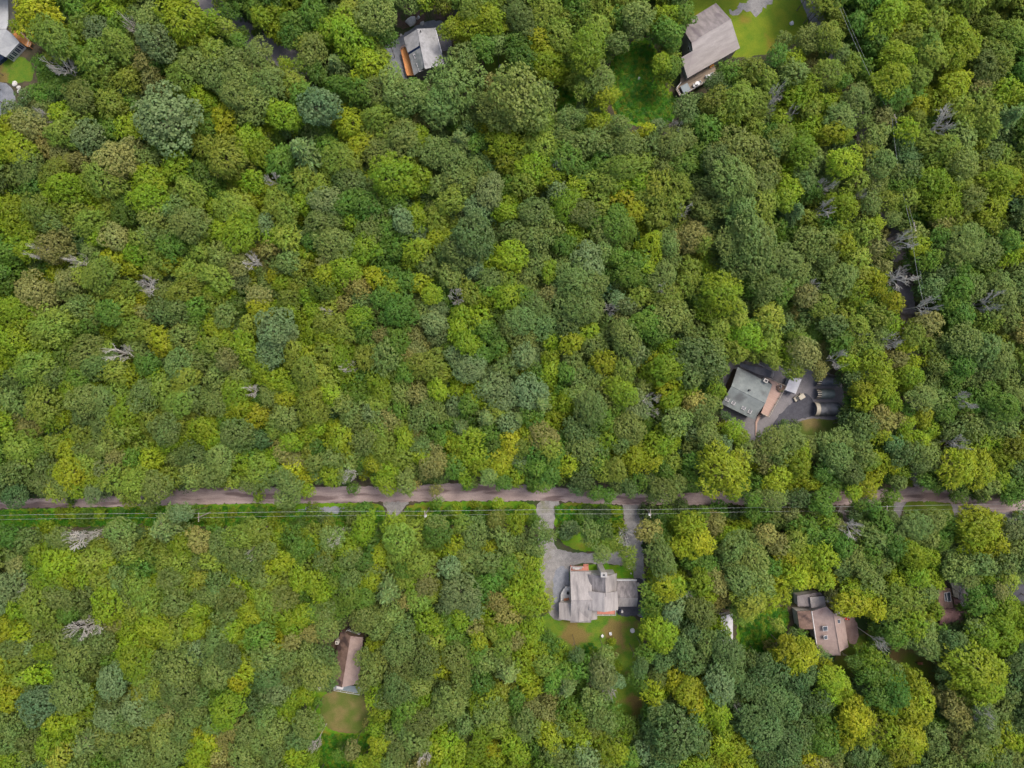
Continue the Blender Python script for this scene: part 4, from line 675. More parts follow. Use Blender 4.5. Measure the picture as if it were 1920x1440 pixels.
5 5 12 y,2 18 9 g,18 15 12 p,27 12 8 x,28 20 6 x,42 4 9 Y,44 13 8 y,22 3 7 s,60 14 9 b,56 4 8 y,78 5 8 y,74 14 8 s,66 22 9 s,48 28 11 s,12 33 12 s,6 44 8 s,15 42 8 s,2 34 6 g,84 24 5 d,38 44 13 y,24 40 6 g,62 36 9 p,70 30 9 s,72 40 9 s,64 46 10 s,56 44 7 g,82 46 8 p,90 35 10 y,96 40 9 y,85 30 5 y,15 56 12 Y,28 56 10 Y,8 52 6 y,2 64 8 o,4 76 8 s,12 78 8 d,18 74 8 g,44 58 9 o,38 65 9 g,60 58 7 g,26 72 8 d,38 80 13 s,30 84 8 s,48 76 9 s,58 74 9 g,55 66 6 g,84 66 20 Y,92 58 8 Y,74 78 7 y,90 82 8 y,102 72 6 g,98 80 7 g,102 52 9 s,112 50 11 b,120 42 14 s,134 42 12 s,126 52 11 s,140 50 9 y,118 60 9 b,108 62 6 Y,140 60 10 y,144 66 6 y,124 72 11 Y,132 66 8 y,134 80 7 y,148 74 8 Y,112 78 10 g,118 86 12 s,106 88 8 g,126 84 7 s,140 86 11 d,148 94 9 s,148 48 9 s,110 92 8 d,128 30 5 d,136 30 5 d,27 98 9 d,40 100 8 g,45 104 7 g,50 92 8 d,60 98 6 d,70 96 5 g,80 96 8 g,90 98 6 d,98 100 6 d,108 104 7 g,26 112 11 b,42 108 7 y,58 108 11 Y,48 112 8 y,63 118 13 Y,70 106 7 b,84 108 9 y,96 106 8 y,86 116 8 y,38 120 8 g,36 132 13 s,50 124 8 y,40 140 8 y,60 132 9 g,70 136 8 g,90 125 12 s,104 120 10 s,105 132 13 s,85 134 9 s,95 140 9 s,115 114 9 b,128 112 8 s,125 122 10 b,138 118 10 o,145 108 11 g,148 118 9 g,132 130 10 Y,144 132 12 Y,120 138 8 g,130 140 9 y,8 114 8 x,4 108 7 y,10 128 9 o,2 120 7 o,12 136 6 o,2 96 5 y,72 128 4 r,108 110 9 g,140 98 5 b
T 1536 720
36 3 12 Y,50 3 9 y,56 12 8 y,36 12 9 Y,54 16 8 Y,48 26 11 b,34 30 12 s,42 36 11 Y,60 28 8 b,70 2 9 y,80 10 12 s,90 12 10 s,68 20 8 g,80 24 10 Y,68 30 7 y,84 34 8 y,78 42 9 y,66 40 7 y,100 8 8 g,106 14 9 g,98 20 8 g,110 12 9 x,112 24 7 b,104 34 10 s,118 34 11 s,128 12 13 g,142 16 12 g,130 26 11 s,140 32 11 s,148 26 10 s,150 8 8 s,122 44 9 y,134 44 9 y,148 48 10 Y,98 44 8 x,110 46 7 o,108 64 14 Y,122 64 14 Y,116 54 9 Y,130 56 8 Y,138 58 9 y,138 70 8 y,98 62 9 b,100 72 7 b,128 76 10 s,108 80 10 g,120 82 9 g,148 76 10 g,150 64 7 d,146 86 8 g,18 42 11 s,30 42 12 s,8 48 10 s,34 52 10 s,15 56 12 s,24 64 12 s,38 60 8 g,6 64 8 g,12 72 9 g,47 58 8 Y,44 68 7 Y,38 78 10 Y,28 82 8 Y,8 84 12 g,4 92 9 g,2 78 6 Y,58 46 8 d,64 54 11 d,75 52 11 s,84 54 10 s,78 62 9 s,55 62 7 y,64 66 8 y,62 74 8 s,56 84 8 g,52 92 5 g,68 74 4 y,82 72 7 g,88 74 7 g,92 78 6 g,50 40 6 d,32 90 7 g,42 92 7 g,6 102 7 y,14 108 8 b,24 108 9 x,36 112 9 s,8 115 10 g,20 122 10 g,5 130 11 y,28 132 9 s,18 136 9 s,4 140 9 Y,48 106 10 g,56 102 8 s,46 118 10 s,60 112 12 s,74 108 12 s,88 104 12 s,84 116 9 s,100 104 8 g,96 114 9 g,60 124 9 g,72 128 12 y,84 130 9 y,80 138 11 y,68 138 9 y,96 126 9 s,92 120 8 g,40 128 9 g,48 136 9 s,35 138 9 s,124 106 15 Y,136 104 9 Y,118 116 11 Y,132 118 11 Y,126 128 8 Y,115 104 8 b,136 128 8 y,148 110 9 p,150 124 9 s,108 138 11 s,124 136 11 s,142 136 11 s,102 134 7 s,108 120 6 p,116 96 4 g,126 96 4 g,14 100 5 g,28 98 6 d,38 98 6 d,150 98 4 y,20 20 5 d
T 0 1080
6 9 14 p,20 7 5 x,32 4 12 y,46 3 8 y,60 2 8 y,64 12 11 s,75 6 9 o,88 4 9 s,98 8 10 o,108 16 12 o,92 16 9 s,115 6 8 y,124 4 9 s,135 8 10 o,146 5 9 o,150 16 8 s,130 22 11 s,78 25 14 y,58 20 10 s,40 16 12 s,24 22 14 o,10 24 9 y,36 32 12 o,48 30 8 g,28 32 9 s,10 38 8 y,12 46 11 Y,4 46 8 Y,30 45 10 s,60 40 11 x,72 39 9 x,82 36 8 b,100 28 9 o,112 24 11 o,140 26 8 y,148 28 8 y,132 36 9 o,112 40 12 y,126 48 9 o,142 42 9 y,94 42 8 y,96 54 14 y,98 66 13 y,108 52 8 y,74 50 10 s,60 50 9 s,44 52 10 s,20 55 9 p,5 56 9 s,10 64 10 o,22 62 8 s,30 58 8 y,36 62 9 g,44 64 8 s,56 62 11 s,68 58 9 s,80 62 7 g,64 72 10 s,48 76 10 s,26 74 11 y,14 78 9 o,4 88 11 Y,8 96 9 Y,4 74 7 Y,22 90 9 s,28 98 16 p,50 92 14 s,66 92 9 y,38 84 6 g,82 82 13 p,90 72 9 s,104 74 10 o,112 82 12 s,104 90 10 o,82 94 10 s,120 64 9 s,134 58 10 s,146 60 10 p,132 74 14 s,144 78 8 s,130 88 15 s,145 94 10 s,118 86 8 o,125 104 9 b,100 102 13 p,80 106 12 p,92 110 10 s,112 102 8 s,142 106 12 s,118 112 8 o,60 112 10 o,62 100 8 y,42 110 11 y,38 118 9 y,20 106 9 s,10 116 10 s,20 124 12 s,6 128 11 s,34 130 10 y,48 122 8 y,62 128 16 c,76 124 9 s,95 122 12 s,110 118 8 s,120 124 12 s,135 118 9 s,125 134 12 s,110 134 10 s,140 132 9 s,148 120 9 Y,150 132 10 y,146 140 8 y,98 138 10 s,84 132 9 s,42 138 11 o,20 136 9 s,8 140 9 y,60 140 9 s,74 140 8 g,20 141 6 d,150 44 6 y
T 384 1080
10 8 10 s,18 18 11 s,6 16 9 s,25 5 10 y,40 2 10 s,50 4 11 o,60 10 9 o,46 22 13 o,58 18 11 s,36 12 8 y,70 4 9 y,82 4 10 y,88 14 9 y,75 13 7 g,98 4 8 o,108 4 9 s,108 16 12 g,102 24 10 g,124 5 9 y,118 18 8 g,136 14 14 c,150 4 8 o,152 20 7 b,15 30 10 s,30 22 9 Y,34 30 9 Y,48 38 6 Y,20 44 12 y,24 52 8 y,38 46 11 g,60 30 10 y,72 32 9 y,66 40 9 y,56 50 8 Y,64 50 7 b,80 30 8 g,88 28 10 s,90 40 12 s,80 44 8 b,5 30 6 g,4 38 6 y,8 52 12 s,14 62 12 s,6 74 13 s,30 70 11 Y,22 78 9 Y,26 88 7 y,44 62 11 s,46 76 12 s,60 64 9 s,54 86 13 p,62 76 9 s,76 60 10 s,86 62 12 s,80 74 13 s,94 70 9 s,90 80 9 s,118 32 12 s,130 40 12 s,140 30 11 s,148 40 10 s,128 52 8 y,118 24 8 g,120 62 10 s,130 66 11 s,124 76 10 s,118 84 7 s,145 56 12 s,146 70 12 s,142 84 12 s,150 90 9 s,134 94 9 s,126 92 10 y,132 104 10 y,150 102 9 g,145 110 8 g,8 92 8 g,14 104 13 y,6 112 9 s,40 90 6 d,36 98 7 d,30 120 12 s,44 108 10 s,52 118 11 s,40 126 12 s,58 126 9 s,50 136 10 s,20 116 7 b,14 124 8 b,10 136 9 b,3 124 7 Y,2 134 7 Y,26 138 10 s,60 104 8 y,66 94 9 y,74 90 8 y,56 98 7 g,76 112 14 s,70 124 10 s,66 136 9 y,78 138 9 y,84 96 5 g,82 128 6 x,128 116 9 y,130 128 10 Y,128 140 9 y,142 122 10 s,150 116 9 s,146 132 10 s,140 142 8 s,110 133 9 b,100 136 6 g,118 142 8 y,102 128 4 g,122 112 6 b,34 106 4 b
T 768 1080
4 6 9 y,12 8 9 b,6 20 10 o,4 30 5 d,16 12 8 o,30 6 8 s,38 14 14 p,30 22 10 p,46 24 10 p,52 10 10 g,62 4 9 g,68 6 7 g,84 4 10 y,80 14 10 y,94 8 9 y,96 20 10 y,88 24 9 y,80 24 7 y,102 24 6 y,66 20 9 b,74 30 11 b,60 30 9 y,58 22 7 y,38 32 9 y,12 34 10 y,20 38 7 y,26 34 7 g,8 46 11 s,18 50 10 o,12 64 12 s,30 46 9 g,40 48 9 g,50 40 7 b,52 50 8 Y,52 44 5 Y,64 44 8 o,72 42 8 y,70 54 8 o,78 50 8 b,90 44 9 y,95 38 8 y,88 56 9 y,92 30 7 s,84 64 10 y,92 66 8 Y,22 70 8 Y,22 62 6 y,36 64 12 s,48 60 10 g,56 66 10 s,40 78 10 s,54 80 10 g,66 64 8 s,74 75 13 c,70 62 8 s,102 70 9 o,100 60 8 y,114 62 9 y,118 72 10 g,108 56 7 g,92 84 10 Y,86 78 8 y,108 80 8 g,118 86 11 c,130 70 11 g,126 60 8 d,146 76 16 p,148 62 10 s,140 92 11 s,150 88 8 x,6 84 10 s,2 76 8 s,10 96 8 y,4 100 7 y,24 92 10 d,32 98 11 s,22 104 11 s,36 92 8 s,60 92 11 y,72 88 10 o,56 104 11 s,66 102 10 s,50 98 8 y,80 94 7 g,82 104 9 g,92 100 8 b,106 94 9 b,102 104 8 b,116 100 10 g,124 108 10 y,130 100 8 g,116 116 8 s,100 112 7 Y,104 122 11 Y,108 130 7 Y,140 106 9 s,148 110 9 s,138 116 8 s,148 100 7 g,88 114 10 s,78 112 9 s,66 114 9 o,60 112 8 o,42 112 7 s,38 118 7 s,8 110 12 s,4 124 11 s,20 118 9 y,16 126 8 y,12 134 7 x,10 140 7 b,30 128 10 y,22 138 10 y,36 138 9 y,50 136 8 y,54 122 9 y,62 134 8 Y,76 124 10 y,80 134 9 y,84 122 7 s,90 140 7 y,94 130 7 g,108 134 9 s,126 126 10 y,124 134 7 y,142 128 9 y,150 134 9 y,134 140 11 p,116 140 10 s,146 141 9 o,66 140 7 y,104 142 9 g,40 102 5 d,34 122 6 d,140 60 6 y,152 50 4 y
T 1152 1080
40 8 12 Y,30 12 9 o,48 8 7 y,30 22 9 g,46 24 10 p,30 30 10 g,44 30 8 p,34 44 13 y,38 52 8 y,26 40 8 y,66 6 10 y,70 16 9 y,78 6 9 b,82 18 8 b,58 12 8 g,66 28 12 s,60 22 8 s,80 36 7 y,84 44 6 y,56 14 4 x,100 8 14 s,104 20 14 o,96 30 10 o,112 6 11 s,118 20 9 y,126 4 10 Y,140 2 9 Y,126 14 8 Y,148 3 8 Y,124 38 7 o,60 44 10 d,70 52 9 s,52 56 10 d,38 64 9 d,60 68 12 d,86 58 12 d,86 70 14 d,80 82 13 p,92 78 9 d,24 60 8 g,20 70 9 d,16 78 8 g,22 82 9 g,30 90 9 y,34 76 8 s,48 80 10 Y,56 90 12 Y,62 98 9 Y,66 88 8 Y,78 102 12 y,72 108 9 y,64 106 8 y,2 80 8 p,2 70 6 y,1 110 8 g,34 102 8 d,40 108 9 d,50 118 20 d,42 132 12 d,62 124 12 d,30 118 9 d,24 134 10 p,12 138 8 g,4 136 8 y,38 140 10 d,74 138 9 y,66 140 9 y,84 118 7 y,92 130 12 Y,98 140 9 Y,80 128 7 y,94 122 8 y,104 64 8 d,114 66 8 d,112 76 10 d,126 74 10 d,120 90 12 d,136 80 10 d,146 76 9 d,108 88 10 d,100 84 9 d,132 100 12 d,118 104 12 d,104 108 11 d,95 112 9 d,112 118 14 d,128 122 14 d,142 112 12 d,142 128 10 d,118 134 12 d,130 136 10 d,148 98 9 d,108 130 9 d,132 58 11 Y,142 64 12 Y,134 68 8 Y,145 56 8 Y,122 62 7 y,118 54 5 b,148 138 10 Y,140 90 8 d,88 94 8 d,80 50 9 d,94 100 5 x,150 118 10 y,150 48 4 g,20 120 6 d,138 40 4 d
T 1536 1080
4 3 9 Y,30 22 14 Y,44 26 9 Y,38 12 9 y,26 10 7 y,12 14 6 b,20 22 5 b,42 6 10 s,60 4 9 y,76 2 8 y,88 4 8 y,62 16 10 o,72 20 11 o,58 26 8 o,82 14 9 s,88 26 9 y,82 35 7 y,74 38 10 y,60 46 10 g,72 48 10 s,82 44 9 s,90 51 6 s,84 56 11 s,90 56 8 s,66 34 6 g,74 52 3 x,48 52 6 x,104 0 8 s,115 4 8 s,118 12 7 g,130 10 8 g,120 22 8 g,128 22 7 g,132 3 9 y,144 5 10 o,138 12 8 b,150 2 8 s,142 26 12 y,150 30 9 y,140 36 8 y,121 41 8 s,126 46 12 y,142 48 12 y,136 56 8 y,150 46 8 y,107 50 8 d,100 52 9 d,110 56 9 g,100 62 8 d,120 72 20 y,128 86 15 y,110 78 11 y,134 74 10 y,126 64 11 y,108 68 8 y,148 66 8 d,148 78 9 d,145 90 9 d,150 98 8 d,98 72 8 d,96 82 6 d,42 66 11 y,38 74 9 g,48 76 9 g,56 80 10 y,66 76 9 y,60 90 12 g,74 82 11 Y,78 92 11 Y,70 100 12 Y,76 108 9 Y,46 92 9 g,54 102 9 y,64 114 11 Y,56 122 10 Y,68 124 12 Y,76 126 9 Y,64 136 10 Y,70 134 9 Y,50 128 9 y,46 118 8 b,50 138 8 s,40 134 9 s,30 134 9 d,22 120 10 Y,34 122 9 Y,28 112 10 Y,30 100 9 Y,20 96 9 Y,12 80 12 Y,6 70 8 Y,10 90 10 y,4 96 9 d,2 106 8 g,8 116 11 g,6 128 12 g,14 134 8 s,38 108 7 Y,28 66 7 g,58 70 7 s,20 86 8 y,97 92 8 b,104 100 11 b,110 108 9 b,112 95 8 o,120 102 9 x,128 106 10 s,138 100 9 s,116 116 11 b,106 120 9 b,128 118 11 s,142 112 10 s,150 106 8 d,120 130 11 s,132 130 11 y,146 122 10 y,110 132 9 b,148 136 9 s,100 138 9 s,90 128 8 d,88 118 7 d,82 140 8 d,86 108 6 g,138 140 10 s,94 102 6 d,34 88 5 d,4 140 8 b,124 140 8 g,42 50 5 g,38 58 6 g,32 60 5 g,90 70 5 d
"""
# ------------------------------------------------------------------ crown shapes
def sph(n):
    d = nr.normal(0, 1, (n, 3)); return d/np.linalg.norm(d, axis=1)[:, None]
def quads(pos, nrm, tan, ln, wd, cup=0.0):
    """one small four-cornered leaf spray per row"""
    t = tan-(tan*nrm).sum(1)[:, None]*nrm; t /= np.linalg.norm(t, axis=1)[:, None]+1e-9
    b = np.cross(nrm, t); ln = ln[:, None]; wd = wd[:, None]
    a = pos-t*ln*.5; c = pos+t*ln*.5-nrm*ln*cup; l = pos-b*wd*.5+t*ln*.08; r = pos+b*wd*.5+t*ln*.08
    return np.stack([a, r, c, l], 1).reshape(-1, 3)
def crown(kind, nl, per, ls, seed):
    global nr
    nr = np.random.default_rng(seed)
    nb = {'round': nr.integers(7, 10), 'spiky': nr.integers(8, 12)}[kind]
    B = [((0, 0, 0), .60)]
    a0 = nr.random()*6.28
    for i in range(nb):
        a = a0+2*math.pi*(i+nr.normal(0, .18))/nb; rr = nr.uniform(.42, .76) if kind == 'round' else nr.uniform(.42, .86)
        rad = nr.uniform(.23, .40) if kind == 'round' else nr.uniform(.16, .34)
        B.append(((rr*math.cos(a), rr*math.sin(a), nr.uniform(-.4, .2)), rad))
    for i in range(nb-1):
        a = a0+.4+2*math.pi*(i+nr.normal(0, .2))/(nb-1); rr = nr.uniform(.35, .62); B.append(((rr*math.cos(a), rr*math.sin(a), nr.uniform(-.95, -.5)), nr.uniform(.24, .36)))
    for i in range(6):
        a = nr.random()*6.28; rr = nr.uniform(.12, .42); B.append(((rr*math.cos(a), rr*math.sin(a), nr.uniform(.22, .46)), nr.uniform(.22, .34)))
    bc = np.array([q[0] for q in B]); br = np.array([q[1] for q in B])
    pts, nm = [], []; sp = (1.55 if kind == 'round' else 1.4)/math.sqrt(nl); tries = 0
    while len(pts) < nl*2.0 and tries < nl*45:
        tries += 1
        k = nr.choice(len(B), p=br**2/(br**2).sum()); d = sph(1)[0]
        if d[2] < -.35: continue
        p = bc[k]+d*br[k]*nr.uniform(.93, 1.08)
        dd = np.linalg.norm(bc-p, axis=1)/br; dd[k] = 9
        if dd.min() < .9: continue
        if pts and np.linalg.norm(np.array(pts)-p, axis=1).min() < sp*nr.uniform(.66, 1.05): continue
        pts.append(p); nm.append(d)
    pts = np.array(pts); nm = np.array(nm); N = len(pts)
    sm = np.sin(pts @ nr.normal(0, 2.6, 3)+nr.random()*6)*.5+.5
    lr = sp*nr.uniform(.62, 1.05, N)
    I = np.repeat(np.arange(N), per); n = len(I)
    d = sph(n); d += nm[I]*.75; d /= np.linalg.norm(d, axis=1)[:, None]
    off = d*(lr[I]*(nr.uniform(.4, 1.0, n)+(nr.random(n)**4)*.8))[:, None]
    if kind == 'spiky': off *= np.array((1.15, 1.15, .8))
    pos = pts[I]+off
    rad = pos.copy(); rad[:, 2] *= .3
    if kind == 'round': nrm = d*.9+sph(n)*.38+np.array((0, 0, .35)); tan = sph(n); ln = ls*nr.uniform(.75, 1.3, n); wd = ln*nr.uniform(.7, 1.0, n)
    else: nrm = d*.6+sph(n)*.40+np.array((0, 0, .5)); tan = rad/(np.linalg.norm(rad, axis=1)[:, None]+.05)+off*2/sp+sph(n)*.45; ln = ls*nr.uniform(1.0, 1.9, n); wd = ls*nr.uniform(.45, .8, n)
    nrm /= np.linalg.norm(nrm, axis=1)[:, None]
    V = quads(pos, nrm, tan, ln, wd, .12)
    # inner filler sprays, added so gaps in the crown do not go black
    m_ = int(nl*1.6); kk = nr.choice(len(B), m_, p=br**2/(br**2).sum()); d2 = sph(m_); d2[:, 2] = np.abs(d2[:, 2])-.25; q2 = bc[kk]+d2*(br[kk]*nr.uniform(.6, .88, m_))[:, None]
    n2 = d2+sph(m_)*.35+np.array((0, 0, .3)); n2 /= np.linalg.norm(n2, axis=1)[:, None]; l2 = ls*nr.uniform(1.6, 2.4, m_)
    V = np.concatenate([V, quads(q2, n2, sph(m_), l2, l2*.8, .15)])
    lv = nr.random(N); lh = nr.random(N)
    v = np.concatenate([np.repeat(np.clip(lv[I]*.6+nr.random(n)*.4, 0, 1), 4), np.repeat(nr.uniform(.3, .7, m_), 4)]); h_ = np.concatenate([np.repeat(lh[I]*.35+nr.random(n)*.2+sm[I]*.45, 4), np.repeat(nr.random(m_), 4)])
    return V.astype(np.float32), v.astype(np.float32), h_.astype(np.float32)
def pine(seed):
    global nr
    nr = np.random.default_rng(seed); P_, Nn, T_ = [], [], []
    for lv in range(9):
        z = .75-lv*.2; R0 = .12+.88*min(1, (lv+.6)/6.5); nb = 6+lv//2; a0 = nr.random()*6.28
        for k in range(nb):
            a = a0+6.283*k/nb+nr.normal(0, .1); L_ = R0*nr.uniform(.8, 1.12)
            for q in range(int(10+26*L_)):
                t = nr.random()**.7; s_ = nr.normal(0, .085*(1.15-t*.7)*1.5)
                x = L_*t; P_.append((x*math.cos(a)-s_*math.sin(a), x*math.sin(a)+s_*math.cos(a), z-.16*t*t+nr.normal(0, .02)+.05*t))
                Nn.append((nr.normal(0, .4), nr.normal(0, .4), 1)); a2 = a+(1 if s_ > 0 else -1)*nr.uniform(.2, .9); T_.append((math.cos(a2), math.sin(a2), nr.normal(0, .25)))
    P_, Nn, T_ = map(np.array, (P_, Nn, T_)); Nn /= np.linalg.norm(Nn, axis=1)[:, None]; n = len(P_)
    V = quads(P_, Nn, T_, nr.uniform(.13, .26, n), nr.uniform(.045, .09, n), .15)
    return V.astype(np.float32), np.repeat(nr.random(n), 4).astype(np.float32), np.repeat(nr.random(n), 4).astype(np.float32)
PROT = {}
for kind in ('round', 'spiky'):
    PROT[kind, 'L'] = [crown(kind, 140, 13, .078, 100+i) for i in range(5)]
    PROT[kind, 'M'] = [crown(kind, 75, 11, .108, 200+i) for i in range(5)]
    PROT[kind, 'S'] = [crown(kind, 36, 10, .15, 300+i) for i in range(5)]
PROT['pine', 'L'] = [pine(400+i) for i in range(3)]
PROT['low', 'S'] = [crown('round', 16, 7, .27, 500+i) for i in range(4)]
def mesh_np(name, V, mats, v=None, h_=None, tint=None, tri=None, mat_idx=None):
    me = bpy.data.meshes.new(name); n = len(V); nf = n//4
    me.vertices.add(n); me.vertices.foreach_set('co', np.ascontiguousarray(V, np.float32).ravel())
    me.loops.add(n); me.loops.foreach_set('vertex_index', np.arange(n, dtype=np.int32))
    me.polygons.add(nf); me.polygons.foreach_set('loop_start', np.arange(0, n, 4, dtype=np.int32))
    for m_ in mats: me.materials.append(m_)
    if mat_idx is not None: me.polygons.foreach_set('material_index', mat_idx.astype(np.int32))
    for nm_, d_ in (('v', v), ('h', h_)):
        if d_ is not None: me.attributes.new(nm_, 'FLOAT', 'POINT').data.foreach_set('value', d_.astype(np.float32))
    if tint is not None:
        c4 = np.ones((n, 4), np.float32); c4[:, :3] = tint; me.attributes.new('tint', 'FLOAT_COLOR', 'POINT').data.foreach_set('color', c4.ravel())
    me.update(calc_edges=True); return me
MESH = {}
for k, L_ in PROT.items():
    if k[0] != 'low': MESH[k] = [mesh_np('crown', p_[0], [LEAF], p_[1], p_[2]) for p_ in L_]
# trunk: unit height, limbs reach into the crown; tubes as quads
def tubeq(p0, p1, r0, r1, n=5):
    p0, p1 = np.array(p0, float), np.array(p1, float); d = p1-p0; d /= np.linalg.norm(d); a = np.cross(d, (.3, .9, .1)); a /= np.linalg.norm(a); b = np.cross(d, a); o = []
    for i in range(n):
        t0, t1 = 6.28318*i/n, 6.28318*(i+1)/n; e0, e1 = a*math.cos(t0)+b*math.sin(t0), a*math.cos(t1)+b*math.sin(t1)
        o += [p0+e0*r0, p0+e1*r0, p1+e1*r1, p1+e0*r1]
    return o
def trunkmesh(seed, limbs=6, rich=True):
    r_ = random.Random(seed); o = []
    o += tubeq((0,0,-.01), (0,0,.45), .055, .04, 7)+tubeq((0,0,.45), (.02,.01,.9), .04, .012, 6)
    for k in range(limbs):
        a = 6.28*k/limbs+r_.random(); z = .42+.35*r_.random(); L_ = .55+.3*r_.random()
        m_ = (L_*.5*math.cos(a), L_*.5*math.sin(a), z+.12); e_ = (L_*math.cos(a+.2), L_*math.sin(a+.2), z+.2)
        o += tubeq((0,0,z), m_, .022, .014, 4)+tubeq(m_, e_, .014, .005, 4)
    return np.array(o, np.float32)
TR = [trunkmesh(i) for i in range(4)]; TRs = trunkmesh(9, 3)
TRM = [mesh_np('trunk', t_, [M['bark']]) for t_ in TR]
def deadmesh(seed, spread=1.0):
    r_ = random.Random(seed); tr_, br_ = [], []
    tr_ += tubeq((0,0,-.01), (.02,0,.4), .05, .035, 7)+tubeq((.02,0,.4), (0,.02,.72), .035, .015, 6)
    def grow(p, d, L_, r0, dep):
        e = p+d*L_; br_.extend(tubeq(p, e, r0, r0*.7, 4 if dep < 2 else 3))
        if dep >= 5: return
        for _ in range(3):
            n = d+np.array((r_.gauss(0, .55), r_.gauss(0, .55), r_.gauss(0, .16))); n /= np.linalg.norm(n)
            grow(p+d*L_*r_.uniform(.45, 1), n, L_*r_.uniform(.55, .8), r0*.66, dep+1)
    for k in range(7):
        a = 6.28*k/7+r_.gauss(0, .3); grow(np.array((0, 0, .38+.3*r_.random())), np.array((math.cos(a), math.sin(a), .32+.25*r_.random())), .34*spread, .018, 1)
    return mesh_np('trunk', np.array(tr_, np.float32), [M['dead']]), mesh_np('branches', np.array(br_, np.float32), [M['dead']])
DEAD = [deadmesh(60+i) for i in range(12)]

# ------------------------------------------------------------------ trees: read off the photo (x, y, radius, kind per tile)
trees = []
for ln in DATA.strip().split('\n'):
    if ln.startswith('T'): _, ox, oy = ln.split(); ox, oy = float(ox), float(oy); continue
    for q in ln.split(','):
        x, y, r, k = q.split(); trees.append([ox+float(x)*2.5, oy+float(y)*2.5, float(r), k])
TINT = {'y': (.162,.222,.009), 'Y': (.210,.240,.009), 'o': (.160,.205,.022), 'g': (.088,.155,.016), 'd': (.080,.128,.032), 's': (.120,.165,.034), 'p': (.128,.182,.062), 'b': (.175,.178,.046), 'c': (.142,.200,.055), 'r': (.22,.06,.04)}
KIND = {'y': 'spiky', 'Y': 'spiky', 'o': 'spiky', 'g': 'spiky', 'd': 'round', 's': 'round', 'p': 'round', 'b': 'round', 'r': 'spiky'}
rt = random.Random(5)
def inside(p, poly):
    x, y = p; c_ = False; j = len(poly)-1
    for i in range(len(poly)):
        xi, yi = poly[i][:2]; xj, yj = poly[j][:2]
        if (yi > y) != (yj > y) and x < (xj-xi)*(y-yi)/(yj-yi)+xi: c_ = not c_
        j = i
    return c_
ROADS = [[P(*q)[:2] for q in p_] for p_ in OPEN if True]
HARD = [[P(*q)[:2] for q in OPEN[i]] for i in (0, 1, 2, 3, 6, 8, 13, 14)]+FOOT
def push(x, y):
    for _ in range(3):
        hit = False
        for poly in HARD:
            if inside((x, y), poly):
                best = None; p_ = np.array((x, y))
                for i in range(len(poly)):
                    a_, b_ = np.array(poly[i][:2]), np.array(poly[(i+1) % len(poly)][:2]); t_ = np.clip(np.dot(p_-a_, b_-a_)/(np.dot(b_-a_, b_-a_)+1e-9), 0, 1); c_ = a_+(b_-a_)*t_
                    d_ = np.linalg.norm(p_-c_)
                    if best is None or d_ < best[0]: best = (d_, c_)
                v_ = best[1]-p_; L_ = np.linalg.norm(v_)+1e-6; x, y = best[1]+v_/L_*.8; hit = True
        if not hit: break
    return x, y
def height(px, py, r, k):
    if r <= 4: return rt.uniform(1.8, 3)
    if r <= 5: return rt.uniform(3, 5)
    if 948 < py < 1003 and r <= 9 and px < 1540: return rt.uniform(3.5, 6)
    if r <= 6: return rt.uniform(7, 10)
    return 7.5+.62*r+rt.gauss(0, 1.3)
# fill the gaps the list leaves, with lower trees of the colour of their surroundings
cell = 5; GW, GH = 2080//cell, 1600//cell; cov = np.zeros((GH, GW), bool); yy, xx = np.mgrid[0:GH, 0:GW]; gx = xx*cell-80+cell/2; gy = yy*cell-80+cell/2
opn = np.zeros((GH, GW), bool)
def raster(poly, mask, grow=0):
    xs = [p[0] for p in poly]; ys = [p[1] for p in poly]
    for j in range(max(0, int((min(ys)+80)/cell)-1), min(GH, int((max(ys)+80)/cell)+2)):
        for i in range(max(0, int((min(xs)+80)/cell)-1), min(GW, int((max(xs)+80)/cell)+2)):
            if inside((gx[j, i], gy[j, i]), poly): mask[j, i] = True
for p_ in OPEN: raster(p_, opn)
for p_ in FOOT:
    raster([(q[0]/K+960, -q[1]/K+720) for q in p_], opn)
big = opn.copy()
for dy in (-2, -1, 0, 1, 2):
    for dx in (-2, -1, 0, 1, 2): big |= np.roll(np.roll(opn, dy, 0), dx, 1)
for t_ in trees: cov |= (gx-t_[0])**2+(gy-t_[1])**2 < (t_[2]*2.5*.92)**2
base = list(trees); bx = np.array([t_[0] for t_ in base if t_[3] not in 'x']); by = np.array([t_[1] for t_ in base if t_[3] not in 'x']); bk = [t_[3] for t_ in base if t_[3] not in 'x']
fills = []
cand = [(j, i) for j in range(GH) for i in range(GW)]; rt.shuffle(cand)
for j, i in cand:
    if cov[j, i] or big[j, i]: continue
    x, y = gx[j, i], gy[j, i]
    outer = x < -8 or x > 1928 or y < -8 or y > 1448
    qf = 3
    if opn[max(0, j-qf):j+qf+1, max(0, i-qf):i+qf+1].mean() > .10: continue
    r = rt.uniform(8, 12) if outer else rt.uniform(5.2, 8); k = bk[int(np.argmin((bx-x)**2+(by-y)**2))]
    if k in 'cr': k = 'g'
    if not outer and rt.random() < .35: k = rt.choice('gds')
    fills.append([x, y, r, k, outer]); cov |= (gx-x)**2+(gy-y)**2 < (r*2.5*.8)**2
items = []                                   # px,py,r,kind,H,fill
for t_ in trees: items.append([*t_, height(*t_), False])
for x, y, r, k, outer in fills: items.append([x, y, r, k, (7.5+.6*r+rt.gauss(0, 1)) if outer else rt.uniform(6.5, 9.5), True])
bl = sorted([i for i, t_ in enumerate(items) if t_[3] not in 'cxr' and not t_[5] and t_[4] > 5.2 and -5 < t_[0] < 1925 and -5 < t_[1] < 1445], key=lambda i: -items[i][2])[:300]
IND = set(bl)

